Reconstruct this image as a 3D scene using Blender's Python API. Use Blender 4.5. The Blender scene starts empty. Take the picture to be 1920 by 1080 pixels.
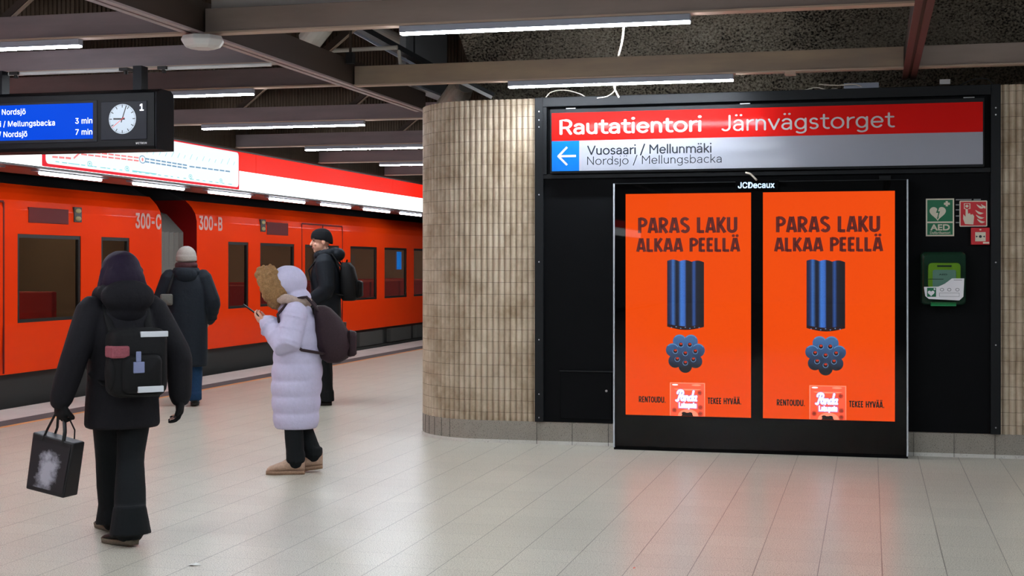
import bpy, bmesh, math, random
from mathutils import Vector, Matrix
random.seed(7)
PI = math.pi
SC = bpy.context.scene
COL = SC.collection

# ------------------------------------------------------------------ camera, world, exposure
FPX, HY, EYE = 2667.0, 498.0, 1.5
YAW = math.atan(672.0 / FPX)
cam_d = bpy.data.cameras.new('camera')
cam_d.sensor_width = 36.0
cam_d.lens = FPX / 1920.0 * 36.0
cam_d.shift_y = -(540.0 - HY) / 1920.0
cam_d.clip_end = 200
cam = bpy.data.objects.new('camera', cam_d)
cam.location = (0, 0, EYE)
cam.rotation_euler = (PI / 2, 0, YAW)
COL.objects.link(cam)
SC.camera = cam
world = bpy.data.worlds.new('world')
SC.world = world
world.use_nodes = True
world.node_tree.nodes['Background'].inputs[0].default_value = (0.9, 0.95, 1.0, 1)
world.node_tree.nodes['Background'].inputs[1].default_value = 0.05
SC.view_settings.view_transform = 'Standard'
SC.view_settings.look = 'None'
SC.view_settings.gamma = 1
SC.view_settings.exposure = 0.0
LAMP = 142.0         # radiance of the fluorescent diffusers
EDGE_LAMP = 20.0    # radiance of the platform-edge tubes
FASCIA = 2.5         # radiance of the white light boxes

# survey helpers: a point of the photograph on a known plane of the station
FW = Vector((-math.sin(YAW), math.cos(YAW), 0)); RT = Vector((math.cos(YAW), math.sin(YAW), 0))
def ray(px, py): return FW + RT * ((px - 960) / FPX) + Vector((0, 0, (HY - py) / FPX))
def onY(px, py, Y): d = ray(px, py); return Vector((0, 0, EYE)) + d * (Y / d.y)
def onX(px, py, X): d = ray(px, py); return Vector((0, 0, EYE)) + d * (X / d.x)
def onZ(px, py, Z=0.0): d = ray(px, py); return Vector((0, 0, EYE)) + d * ((Z - EYE) / d.z)

# ------------------------------------------------------------------ materials
def lin(c):
    r = []
    for v in c[:3]:
        v = v / 255.0
        r.append(v / 12.92 if v <= 0.04045 else ((v + 0.055) / 1.055) ** 2.4)
    return tuple(r) + (1.0,)
M = {}
def mat(name, rgb, rough=0.6, metal=0.0, spec=0.5, emit=0.0, erg=None, coat=0.0):
    m = bpy.data.materials.new(name); m.use_nodes = True
    b = m.node_tree.nodes['Principled BSDF']
    b.inputs['Base Color'].default_value = lin(rgb)
    b.inputs['Roughness'].default_value = rough
    b.inputs['Metallic'].default_value = metal
    b.inputs['Specular IOR Level'].default_value = spec
    b.inputs['Coat Weight'].default_value = coat
    b.inputs['Coat Roughness'].default_value = 0.06
    if emit:
        b.inputs['Emission Color'].default_value = lin(erg or rgb)
        b.inputs['Emission Strength'].default_value = emit
    M[name] = m
    return m
class NT:
    def __init__(s, m): s.t = m.node_tree; s.b = s.t.nodes['Principled BSDF']
    def n(s, typ, **kw):
        x = s.t.nodes.new(typ)
        for k, v in kw.items(): setattr(x, k, v)
        return x
    def l(s, a, b): s.t.links.new(a, b)
    def val(s, sock, v):
        if hasattr(v, 'links'): s.l(v, sock)
        else: sock.default_value = v
    def math(s, op, a, b=0.0, c=0.0):
        x = s.n('ShaderNodeMath', operation=op)
        s.val(x.inputs[0], a); s.val(x.inputs[1], b); s.val(x.inputs[2], c)
        return x.outputs[0]
    def mix(s, f, a, b, typ='MIX'):
        x = s.n('ShaderNodeMix', data_type='RGBA', blend_type=typ)
        s.val(x.inputs[0], f); s.val(x.inputs[6], a); s.val(x.inputs[7], b)
        return x.outputs[2]
    def noise(s, scale, detail=2.0, rough=0.5, vec=None, dist=0.0):
        x = s.n('ShaderNodeTexNoise')
        x.inputs['Scale'].default_value = scale; x.inputs['Detail'].default_value = detail
        x.inputs['Roughness'].default_value = rough; x.inputs['Distortion'].default_value = dist
        s.l(vec if vec else s.obj(), x.inputs['Vector'])
        return x.outputs['Fac']
    def obj(s):
        if not hasattr(s, '_o'): s._o = s.n('ShaderNodeTexCoord')
        return s._o.outputs['Object']
    def uv(s): s.obj(); return s._o.outputs['UV']
    def sep(s, v): x = s.n('ShaderNodeSeparateXYZ'); s.l(v, x.inputs[0]); return x.outputs
    def ramp(s, f, stops):
        x = s.n('ShaderNodeValToRGB'); r = x.color_ramp
        while len(r.elements) < len(stops): r.elements.new(0.5)
        for e, (p, c) in zip(r.elements, stops): e.position = p; e.color = c
        s.l(f, x.inputs[0]); return x.outputs[0]
    def bump(s, h, dist, strength=1.0):
        x = s.n('ShaderNodeBump'); x.inputs['Strength'].default_value = strength
        x.inputs['Distance'].default_value = dist
        s.l(h, x.inputs['Height']); s.l(x.outputs[0], s.b.inputs['Normal'])
def g(v): return (v, v, v, 1)

def floor_mat():
    m = mat('terrazzo_tile', (208, 205, 195), 0.3, spec=0.45); t = NT(m)
    s = t.sep(t.obj())
    def joint(axis, off, step, w):
        f = t.math('FRACT', t.math('DIVIDE', t.math('SUBTRACT', axis, off), step))
        d = t.math('ABSOLUTE', t.math('SUBTRACT', f, 0.5))
        return t.math('GREATER_THAN', d, 0.5 - w / step)
    jx = joint(s[0], 0.056, 0.305, 0.0024)
    jy = joint(s[1], 0.02, 0.305, 0.0022)
    sp = t.noise(170, 2, 0.7)
    sp2 = t.noise(95, 1, 0.5)
    cloud = t.noise(0.9, 4, 0.6)
    c = t.ramp(sp, [(0.34, lin((96, 88, 76))), (0.44, lin((190, 184, 168))), (0.56, lin((208, 203, 189))), (0.68, lin((238, 234, 222)))])
    dots = t.math('GREATER_THAN', sp2, 0.70)
    c = t.mix(t.math('MULTIPLY', dots, 0.75), c, lin((70, 66, 60)))
    cell = t.n('ShaderNodeCombineXYZ')
    t.l(t.math('FLOOR', t.math('DIVIDE', t.math('SUBTRACT', s[0], 0.056), 0.305)), cell.inputs[0])
    t.l(t.math('FLOOR', t.math('DIVIDE', t.math('SUBTRACT', s[1], 0.02), 0.305)), cell.inputs[1])
    wn = t.n('ShaderNodeTexWhiteNoise'); t.l(cell.outputs[0], wn.inputs[0])
    tone = t.math('MULTIPLY_ADD', wn.outputs[0], 0.07, 0.93)
    tone = t.math('MULTIPLY', tone, t.math('MULTIPLY_ADD', cloud, 0.16, 0.92))
    c = t.mix(1.0, c, tone, 'MULTIPLY')
    jn = t.math('MULTIPLY_ADD', t.noise(1.3, 2), 0.9, 0.25)
    c = t.mix(t.math('MULTIPLY', jx, jn), c, lin((70, 66, 58)))
    c = t.mix(t.math('MULTIPLY', t.math('MULTIPLY', jy, jn), 0.6), c, lin((100, 96, 88)))
    t.l(c, t.b.inputs['Base Color'])
    t.bump(sp, 0.0006, 0.25)
floor_mat()
def speckled(name, base, dark, scale=120, rough=0.6, amt=0.6, thr=0.62):
    m = mat(name, base, rough); t = NT(m)
    c = t.mix(t.math('MULTIPLY', t.math('GREATER_THAN', t.noise(scale, 3, 0.6), thr), amt), lin(base), lin(dark))
    c = t.mix(1.0, c, t.math('MULTIPLY_ADD', t.noise(2.2, 4, 0.65), 0.5, 0.75), 'MULTIPLY')
    t.l(c, t.b.inputs['Base Color'])
    return m
speckled('granite', (150, 143, 132), (62, 57, 50), 140, 0.45, 0.75, 0.6)
speckled('cove_strip', (206, 203, 196), (110, 104, 96), 90, 0.5, 0.5, 0.64)
speckled('edge_concrete', (214, 210, 203), (150, 145, 136), 130, 0.55, 0.4, 0.6)
speckled('tactile_grey', (96, 92, 92), (56, 54, 54), 170, 0.75, 0.7, 0.52)
speckled('edge_orange', (224, 160, 96), (160, 110, 70), 70, 0.6, 0.4, 0.6)
def tile_mat():
    m = mat('ribbed_tile', (198, 182, 158), 0.5); t = NT(m)
    s = t.sep(t.uv())
    fu = t.math('FRACT', s[0]); fv = t.math('FRACT', s[1])
    cell = t.n('ShaderNodeCombineXYZ')
    t.l(t.math('FLOOR', s[0]), cell.inputs[0]); t.l(t.math('FLOOR', s[1]), cell.inputs[1])
    wn = t.n('ShaderNodeTexWhiteNoise'); t.l(cell.outputs[0], wn.inputs[0])
    c = t.mix(wn.outputs[0], lin((186, 169, 146)), lin((204, 189, 166)))
    wear = t.ramp(t.noise(2.4, 5, 0.7), [(0.42, g(1)), (0.68, lin((196, 184, 168)))])
    c = t.mix(1.0, c, wear, 'MULTIPLY')
    pit = t.math('GREATER_THAN', t.noise(45, 3, 0.7), 0.73)
    c = t.mix(t.math('MULTIPLY', pit, 0.6), c, lin((84, 70, 56)))
    gv = t.math('GREATER_THAN', t.math('ABSOLUTE', t.math('SUBTRACT', fv, 0.5)), 0.484)
    gu = t.math('GREATER_THAN', t.math('ABSOLUTE', t.math('SUBTRACT', fu, 0.5)), 0.462)
    gg = t.math('MAXIMUM', gv, t.math('MULTIPLY', gu, 0.45))
    c = t.mix(t.math('MULTIPLY', gg, 0.85), c, lin((88, 76, 62)))
    t.l(c, t.b.inputs['Base Color'])
    t.bump(t.math('SUBTRACT', 1.0, gg), 0.003, 0.6)
tile_mat()
def shot_mat():
    m = mat('shotcrete', (128, 118, 104), 0.9, spec=0.15); t = NT(m)
    a = t.noise(52, 4, 0.65); b = t.noise(1.6, 4, 0.6); d = t.noise(0.55, 3, 0.5)
    f = t.math('ADD', a, t.math('MULTIPLY', t.math('SUBTRACT', b, 0.5), 0.35))
    c = t.ramp(f, [(0.36, lin((34, 30, 25))), (0.46, lin((136, 126, 110))), (0.6, lin((182, 171, 152))), (0.8, lin((204, 193, 174)))])
    c = t.mix(1.0, c, t.ramp(d, [(0.35, g(0.55)), (0.62, g(1.0))]), 'MULTIPLY')
    t.l(c, t.b.inputs['Base Color'])
    t.bump(a, 0.05, 1.0)
shot_mat()
def panel_mat():
    m = mat('black_panel', (12, 13, 15), 0.6, spec=0.08); t = NT(m)
    sc = t.math('GREATER_THAN', t.noise(60, 4, 0.8), 0.775)
    c = t.mix(t.math('MULTIPLY', sc, 0.5), lin((9, 10, 12)), lin((84, 82, 79)))
    t.l(c, t.b.inputs['Base Color'])
    t.l(t.math('MULTIPLY_ADD', t.noise(6, 4, 0.6), 0.2, 0.5), t.b.inputs['Roughness'])
panel_mat()
def beam_mat(name, a, b):
    m = mat(name, a, 0.55, spec=0.4); t = NT(m)
    n = t.n('ShaderNodeMapping'); n.inputs['Scale'].default_value = (1, 1, 6)
    t.l(t.obj(), n.inputs[0])
    c = t.mix(t.ramp(t.noise(0.9, 4, 0.6, n.outputs[0]), [(0.35, g(0)), (0.65, g(1))]), lin(a), lin(b))
    t.l(c, t.b.inputs['Base Color'])
beam_mat('beam_paint', (156, 140, 132), (140, 126, 120))
beam_mat('beam_platform', (134, 120, 122), (116, 105, 108))
beam_mat('beam_stained', (170, 150, 126), (144, 128, 116))
mat('beam_dark', (62, 50, 42), 0.6, spec=0.35)
mat('beam_lip', (176, 154, 136), 0.5)
mat('flange_red', (88, 50, 46), 0.5)
mat('flange_grey', (164, 148, 146), 0.45)
def rib_mat():
    m = mat('ceiling_sheet', (76, 60, 46), 0.7, spec=0.2); t = NT(m)
    t.l(t.mix(t.noise(3, 4, 0.6), lin((52, 42, 33)), lin((76, 61, 48))), t.b.inputs['Base Color'])
rib_mat()
mat('sheet_grey', (206, 200, 196), 0.5)
mat('black_trim', (12, 15, 18), 0.5, spec=0.25)
mat('screw', (190, 190, 190), 0.35, 0.8)
mat('white_metal', (212, 212, 210), 0.4)
mat('grey_post', (128, 130, 132), 0.5)
mat('pipe_white', (214, 210, 200), 0.5)
mat('cable_white', (196, 188, 174), 0.6)
mat('cable_black', (22, 22, 24), 0.6)
mat('lamp_tube', (240, 246, 255), 0.5, emit=LAMP, erg=(238, 246, 255))
mat('edge_tube', (240, 246, 255), 0.5, emit=EDGE_LAMP, erg=(238, 246, 255))
mat('lamp_end', (150, 156, 170), 0.4)
mat('light_white', (24, 24, 24), 0.5, spec=0.06, emit=FASCIA, erg=(246, 252, 255))
mat('light_red', (24, 24, 24), 0.5, spec=0.06, emit=1.0, erg=(255, 36, 16))
mat('map_white', (24, 24, 24), 0.5, spec=0.06, emit=1.05, erg=(244, 251, 255))
mat('map_border', (24, 24, 24), 0.5, spec=0.06, emit=0.9, erg=(245, 22, 44))
mat('map_red', (226, 110, 108), 0.5, emit=0.75)
mat('map_blue', (84, 130, 162), 0.5, emit=0.75)
mat('map_teal', (110, 190, 190), 0.5, emit=0.75)
mat('box_frame', (66, 60, 58), 0.45)
mat('soffit', (112, 84, 76), 0.35)
mat('black_void', (8, 8, 9), 0.8, spec=0.1)
def train_mat():
    m = mat('train_red', (238, 68, 18), 0.5, coat=0.22, spec=0.03); t = NT(m)
    t.l(t.mix(t.noise(0.8, 3, 0.5), lin((255, 56, 5)), lin((255, 70, 8))), t.b.inputs['Base Color'])
train_mat()
mat('train_end_shade', (120, 8, 8), 0.6, spec=0.1)  # shade of the gangway gap put into the red of the end walls
mat('train_dark_red', (104, 8, 10), 0.5, spec=0.2)
mat('train_grey', (58, 56, 52), 0.5)
mat('train_roof', (40, 38, 40), 0.5)
mat('train_skirt', (40, 39, 37), 0.55)
mat('under_box', (70, 68, 64), 0.6)
mat('bellows', (116, 112, 106), 0.6)
mat('frame_black', (18, 17, 16), 0.4)
mat('train_text', (226, 168, 156), 0.5)
mat('indicator', (176, 160, 110), 0.5)
mat('interior', (150, 136, 118), 0.6, spec=0.2)
mat('saloon_tube', (240, 230, 210), 0.5, emit=12.0, erg=(255, 236, 206))
mat('seat_red', (200, 36, 24), 0.6)
mat('blue_mark', (20, 130, 230), 0.4, emit=0.25)
def glass_mat(name, tint, trans, rough=0.03, f0=0.05):
    m = bpy.data.materials.new(name); m.use_nodes = True; nt = m.node_tree
    nt.nodes.remove(nt.nodes['Principled BSDF'])
    out = nt.nodes['Material Output']
    tr = nt.nodes.new('ShaderNodeBsdfTransparent'); tr.inputs[0].default_value = tuple(v * trans for v in tint) + (1,)
    gl = nt.nodes.new('ShaderNodeBsdfGlossy'); gl.inputs['Roughness'].default_value = rough
    lw = nt.nodes.new('ShaderNodeLayerWeight'); lw.inputs[0].default_value = 0.5
    pw = nt.nodes.new('ShaderNodeMath'); pw.operation = 'POWER'; pw.inputs[1].default_value = 5.0
    nt.links.new(lw.outputs['Facing'], pw.inputs[0])
    fr = nt.nodes.new('ShaderNodeMath'); fr.operation = 'MULTIPLY_ADD'; fr.inputs[1].default_value = 0.94; fr.inputs[2].default_value = f0
    nt.links.new(pw.outputs[0], fr.inputs[0])
    mx = nt.nodes.new('ShaderNodeMixShader')
    nt.links.new(fr.outputs[0], mx.inputs[0]); nt.links.new(tr.outputs[0], mx.inputs[1])
    nt.links.new(gl.outputs[0], mx.inputs[2]); nt.links.new(mx.outputs[0], out.inputs[0])
    M[name] = m
glass_mat('window_glass', (0.62, 0.58, 0.52), 0.85, 0.05)
glass_mat('front_glass', (1, 1, 1), 0.96, 0.015, 0.02)
glass_mat('green_cover', (0.62, 0.86, 0.74), 0.75, 0.12)
mat('sign_red', (206, 14, 8), 0.6, spec=0.1, coat=0.2)
mat('sign_white', (152, 155, 165), 0.6, spec=0.1, coat=0.2)
mat('sign_blue', (6, 100, 184), 0.6, spec=0.1, coat=0.2)
mat('letter_white', (190, 187, 186), 0.4)
mat('letter_navy', (14, 24, 36), 0.4)
mat('kiosk_black', (5, 5, 6), 0.7, spec=0.03)
mat('kiosk_edge', (206, 214, 222), 0.25, 0.3)
mat('letter_lit', (200, 230, 255), 0.4, emit=0.9)
def poster_mat():
    m = mat('poster_orange', (255, 82, 18), 0.6, spec=0.05, emit=1.0, erg=(255, 84, 14)); t = NT(m)
    t.l(t.mix(t.noise(0.7, 2), lin((250, 72, 20)), lin((255, 88, 6))), t.b.inputs['Emission Color'])
    t.b.inputs['Base Color'].default_value = lin((20, 6, 3))
poster_mat()
mat('print_maroon', (60, 18, 14), 0.6, emit=0.8, erg=(124, 34, 22))
mat('print_dark', (20, 8, 8), 0.6, emit=0.6, erg=(44, 14, 14))
mat('print_black', (12, 12, 12), 0.6, emit=0.5, erg=(24, 16, 14))
def licorice_mat():
    m = mat('print_liquorice', (8, 10, 20), 0.5, emit=1.0); t = NT(m)
    s = t.sep(t.uv())
    c = t.ramp(s[0], [(0.0, lin((18, 20, 36))), (0.10, lin((26, 46, 96))), (0.16, lin((60, 112, 190))), (0.24, lin((10, 12, 26))),
        (0.31, lin((14, 20, 44))), (0.38, lin((64, 124, 214))), (0.47, lin((58, 110, 200))), (0.52, lin((10, 10, 22))), (0.66, lin((12, 12, 26))),
        (0.73, lin((46, 86, 160))), (0.79, lin((14, 18, 40))), (0.88, lin((8, 8, 18)))])
    n = t.noise(160, 3, 0.7)
    c = t.mix(1.0, c, t.math('MULTIPLY_ADD', n, 1.0, 0.45), 'MULTIPLY')
    t.l(c, t.b.inputs['Emission Color'])
licorice_mat()
def flower_mat():
    m = mat('print_flower', (8, 10, 20), 0.5, emit=1.0); t = NT(m)
    s = t.sep(t.uv())
    c = t.ramp(t.math('ADD', s[1], t.math('MULTIPLY', t.math('SUBTRACT', t.noise(18, 3), 0.5), 0.3)),
               [(0.12, lin((14, 16, 24))), (0.45, lin((38, 60, 92))), (0.75, lin((58, 98, 150))), (1.0, lin((76, 118, 170)))])
    t.l(c, t.b.inputs['Emission Color'])
flower_mat()
mat('print_flower_rim', (8, 10, 20), 0.5, emit=1.0, erg=(104, 150, 196))
mat('print_hole', (160, 30, 10), 0.5, emit=1.0, erg=(176, 44, 18))
mat('print_packet', (250, 80, 50), 0.5, emit=1.0, erg=(252, 84, 52))
mat('print_packet_edge', (250, 120, 90), 0.5, emit=1.0, erg=(255, 140, 110))
mat('print_white', (250, 250, 255), 0.5, emit=1.0, erg=(246, 250, 255))
mat('print_violet', (120, 120, 200), 0.5, emit=0.8, erg=(120, 110, 190))
mat('safety_green', (0, 104, 66), 0.4)
mat('safety_cream', (216, 206, 186), 0.4)
mat('safety_red', (200, 22, 34), 0.4)
mat('cabinet_back', (26, 70, 52), 0.5)
mat('aed_yellow', (206, 220, 50), 0.45)
mat('aed_grey', (198, 202, 206), 0.45)
mat('label_white', (226, 226, 230), 0.4)
mat('label_grey', (130, 132, 136), 0.5)
mat('cabinet_green', (16, 146, 84), 0.4)
mat('disp_black', (8, 9, 12), 0.5, spec=0.15)
mat('disp_side', (20, 22, 28), 0.55, spec=0.2)
def screen_mat():
    m = mat('disp_blue', (2, 6, 14), 0.5, emit=1.0, spec=0.03); t = NT(m)
    t.l(t.mix(t.noise(1.2, 1), lin((0, 62, 216)), lin((0, 84, 240))), t.b.inputs['Emission Color'])
screen_mat()
mat('disp_text', (240, 246, 255), 0.5, emit=1.0)
mat('clock_panel', (20, 23, 32), 0.5, spec=0.2)
mat('clock_white', (40, 44, 50), 0.4, emit=0.85, erg=(214, 230, 247))
mat('clock_black', (8, 12, 22), 0.5)
mat('clock_red', (214, 20, 30), 0.5, emit=0.5)
mat('green_led', (30, 220, 110), 0.4, emit=2.0)
# people
def cloth(name, rgb, rough=0.85, sc=90, amt=0.35):
    m = mat(name, rgb, rough, spec=0.25); t = NT(m)
    d = tuple(v * (1 - amt) for v in rgb)
    t.l(t.mix(t.noise(sc, 3, 0.6), lin(d), lin(rgb)), t.b.inputs['Base Color'])
    t.bump(t.noise(22, 4, 0.6), 0.01, 0.35)
cloth('coat_black', (26, 25, 31), 0.8)
cloth('coat_navy', (26, 34, 44), 0.75)
cloth('coat_jacket', (24, 31, 40), 0.7)
cloth('coat_lilac', (206, 201, 228), 0.6, 40, 0.08)
cloth('trouser_black', (20, 24, 27), 0.85)
cloth('jeans_blue', (26, 62, 98), 0.85)
cloth('hat_beige', (188, 178, 170), 0.95, 140)
cloth('hat_black', (22, 24, 28), 0.95, 140)
cloth('scarf_plum', (92, 56, 60), 0.95, 60)
cloth('fur_tan', (190, 146, 98), 0.95, 120, 0.55)
cloth('fur_pale', (206, 182, 168), 0.95, 120, 0.3)
cloth('hair_purple', (34, 18, 46), 0.7, 200)
cloth('hair_brown', (84, 58, 46), 0.55, 200)
cloth('glove_black', (16, 16, 18), 0.8)
cloth('shoe_black', (28, 26, 25), 0.5)
cloth('shoe_tan', (206, 172, 148), 0.6)
cloth('sole_tan', (172, 138, 112), 0.7)
cloth('sole_dark', (40, 36, 33), 0.7)
cloth('sole_grey', (120, 108, 92), 0.6)
cloth('bag_black', (20, 20, 22), 0.75)
cloth('bag_plum', (58, 40, 46), 0.7)
cloth('patch_tan', (120, 88, 76), 0.7)
cloth('patch_pink', (176, 96, 108), 0.7)
cloth('patch_grey', (110, 108, 102), 0.7)
mat('reflective', (222, 226, 232), 0.35, emit=0.0)
mat('tag_blue', (130, 138, 176), 0.5)
mat('skin', (222, 168, 144), 0.55)
mat('lip', (170, 100, 92), 0.5)
mat('eye', (24, 20, 20), 0.3)
mat('phone_black', (20, 22, 24), 0.6, spec=0.2)
def tote_mat():
    m = mat('tote_print', (26, 24, 30), 0.5); t = NT(m)
    s = t.sep(t.uv())
    n = t.noise(9, 5, 0.7)
    dx = t.math('MULTIPLY', t.math('SUBTRACT', s[0], 0.5), 1.5); dy = t.math('SUBTRACT', s[1], 0.42)
    r = t.math('SQRT', t.math('ADD', t.math('MULTIPLY', dx, dx), t.math('MULTIPLY', dy, dy)))
    f = t.math('SUBTRACT', t.math('ADD', n, 0.12), t.math('MULTIPLY', r, 0.95))
    t.l(t.ramp(f, [(0.16, lin((28, 26, 32))), (0.42, lin((172, 170, 182)))]), t.b.inputs['Base Color'])
tote_mat()
mat('tote_black', (20, 19, 23), 0.5)
mat('paper', (226, 228, 222), 0.7)
mat('paper_red', (226, 92, 70), 0.7)

# ------------------------------------------------------------------ mesh builder and scene helpers
class MB:
    def __init__(s): s.v = []; s.f = []; s.uv = {}
    def quad(s, a, b, c, d, uv=None):
        i = len(s.v); s.v += [tuple(a), tuple(b), tuple(c), tuple(d)]; s.f.append((i, i + 1, i + 2, i + 3))
        if uv: s.uv[len(s.f) - 1] = uv
    def box(s, x0, x1, y0, y1, z0, z1):
        i = len(s.v)
        s.v += [(x, y, z) for z in (z0, z1) for x, y in ((x0, y0), (x1, y0), (x1, y1), (x0, y1))]
        for f in ((3, 2, 1, 0), (4, 5, 6, 7), (0, 1, 5, 4), (1, 2, 6, 5), (2, 3, 7, 6), (3, 0, 4, 7)):
            s.f.append(tuple(i + k for k in f))
        return s
    def obox(s, c, ax, ay, az):
        """box about c with half-axes ax, ay, az"""
        c, ax, ay, az = map(Vector, (c, ax, ay, az)); i = len(s.v)
        s.v += [tuple(c + sx * ax + sy * ay + sz * az) for sz in (-1, 1) for sx, sy in ((-1, -1), (1, -1), (1, 1), (-1, 1))]
        for f in ((3, 2, 1, 0), (4, 5, 6, 7), (0, 1, 5, 4), (1, 2, 6, 5), (2, 3, 7, 6), (3, 0, 4, 7)):
            s.f.append(tuple(i + k for k in f))
        return s
    def bar(s, a, b, w, h, up=(0, 0, 1)):
        a, b = Vector(a), Vector(b); d = (b - a); L = d.length; d.normalize()
        sd = d.cross(Vector(up)); sd.normalize(); u = sd.cross(d)
        return s.obox((a + b) / 2, d * L / 2, sd * w / 2, u * h / 2)
    def prism(s, poly, y0, y1, to=None):
        """polygon in x,z extruded along y"""
        n = len(poly); i = len(s.v)
        for y in (y0, y1): s.v += [(p[0], y, p[1]) for p in poly]
        s.f.append(tuple(i + k for k in range(n))); s.f.append(tuple(i + n + k for k in reversed(range(n))))
        for k in range(n): s.f.append((i + (k + 1) % n, i + k, i + n + k, i + n + (k + 1) % n))
        return s
    def rings(s, rs, cap=True, closed=True):
        """list of equal-length rings of points, skinned"""
        i = len(s.v); n = len(rs[0])
        for r in rs: s.v += [tuple(p) for p in r]
        for a in range(len(rs) - 1):
            for k in range(n if closed else n - 1):
                k2 = (k + 1) % n
                s.f.append((i + a * n + k, i + a * n + k2, i + (a + 1) * n + k2, i + (a + 1) * n + k))
        if cap:
            s.f.append(tuple(i + k for k in reversed(range(n))))
            e = i + (len(rs) - 1) * n
            s.f.append(tuple(e + k for k in range(n)))
        return s
    def tube(s, pts, rad, n=12, dome=True):
        pts = [Vector(p) for p in pts]
        if not isinstance(rad, (list, tuple)): rad = [rad] * len(pts)
        rad = list(rad)
        if dome:
            d0 = (pts[0] - pts[1]).normalized(); d1 = (pts[-1] - pts[-2]).normalized()
            r0 = rad[0] if not isinstance(rad[0], tuple) else min(rad[0]); r1 = rad[-1] if not isinstance(rad[-1], tuple) else min(rad[-1])
            def sc(r, k): return tuple(v * k for v in r) if isinstance(r, tuple) else r * k
            pts = [pts[0] + d0 * r0 * 0.95, pts[0] + d0 * r0 * 0.7] + pts + [pts[-1] + d1 * r1 * 0.7, pts[-1] + d1 * r1 * 0.95]
            rad = [sc(rad[0], 0.3), sc(rad[0], 0.72)] + rad + [sc(rad[-1], 0.72), sc(rad[-1], 0.3)]
        rs = []; u = None
        for k, p in enumerate(pts):
            t = (pts[min(k + 1, len(pts) - 1)] - pts[max(k - 1, 0)]).normalized()
            if u is None:
                u = t.cross(Vector((0, 1, 0)) if abs(t.y) < 0.9 else Vector((1, 0, 0))).normalized()
            else:
                u = (u - t * u.dot(t)).normalized()
            w = t.cross(u)
            r = rad[k] if isinstance(rad[k], tuple) else (rad[k], rad[k])
            rs.append([p + u * math.cos(2 * PI * j / n) * r[0] + w * math.sin(2 * PI * j / n) * r[1] for j in range(n)])
        return s.rings(rs)
    def ell(s, c, r, n=16, m=10, rot=None):
        c = Vector(c); R = rot or Matrix.Identity(3); rs = []
        for a in range(1, m):
            th = PI * a / m
            rs.append([c + R @ Vector((r[0] * math.sin(th) * math.cos(2 * PI * k / n), r[1] * math.sin(th) * math.sin(2 * PI * k / n), -r[2] * math.cos(th))) for k in range(n)])
        return s.rings(rs)
    def loft(s, rows, n=28, sq=2.0):
        """rows (z, cx, cy, rx, ry): super-elliptic body rings stacked in z"""
        rs = []
        for z, cx, cy, rx, ry in rows:
            r = []
            for k in range(n):
                a = 2 * PI * k / n; ca, sa = math.cos(a), math.sin(a)
                r.append((cx + rx * math.copysign(abs(ca) ** (2 / sq), ca), cy + ry * math.copysign(abs(sa) ** (2 / sq), sa), z))
            rs.append(r)
        return s.rings(rs)
    def cyl(s, a, b, r, n=20): return s.tube([a, b], r, n, dome=False)
    def mesh(s, name, off=(0, 0, 0)):
        me = bpy.data.meshes.new(name)
        me.from_pydata([(v[0] - off[0], v[1] - off[1], v[2] - off[2]) for v in s.v], [], s.f)
        if s.uv:
            L = me.uv_layers.new(name='UVMap')
            for fi, uv in s.uv.items():
                for li, c in zip(me.polygons[fi].loop_indices, uv): L.data[li].uv = c
        return me
    def build(s, name, m, parent=None, smooth=False, bevel=0.0, local=False, recalc=True, seg=2):
        off = (0, 0, 0) if (parent is None or local) else wloc(parent)
        me = s.mesh(name, off)
        if bevel or recalc:
            b = bmesh.new(); b.from_mesh(me)
            if bevel:
                bmesh.ops.remove_doubles(b, verts=b.verts, dist=1e-6)
                bmesh.ops.bevel(b, geom=[e for e in b.edges if len(e.link_faces) == 2 and e.calc_face_angle(0) > 0.4], offset=bevel, segments=seg, affect='EDGES', profile=0.5)
            if recalc: bmesh.ops.recalc_face_normals(b, faces=b.faces)
            b.to_mesh(me); b.free()
        return link(name, me, m, parent, smooth)
def wloc(o):
    p = Vector(o.location)
    while o.parent: o = o.parent; p += Vector(o.location)
    return p
def link(name, me, m, parent=None, smooth=False):
    o = bpy.data.objects.new(name, me)
    if isinstance(m, str): m = M[m]
    me.materials.clear(); me.materials.append(m)
    if smooth:
        for p in me.polygons: p.use_smooth = True
    COL.objects.link(o)
    if parent: o.parent = parent
    return o
def tag(o, label=None, cat=None, group=None, kind=None):
    if label: o['label'] = label
    if cat: o['category'] = cat
    if group: o['group'] = group
    if kind: o['kind'] = kind
    return o
def thing(name, loc, label, cat, group=None, rz=0.0):
    o = bpy.data.objects.new(name, None); o.empty_display_size = 0.1
    o.location = loc; o.rotation_euler = (0, 0, rz); COL.objects.link(o)
    return tag(o, label, cat, group)
def struct(o, label=None, cat=None): return tag(o, label, cat, None, 'structure')
def B(*a): return MB().box(*a)

import os
def ui_font():
    try:
        return bpy.data.fonts.load(os.path.join(bpy.utils.system_resource('DATAFILES', path='fonts'), 'Inter.woff2'))
    except Exception:
        return None
FONT = ui_font()
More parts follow.
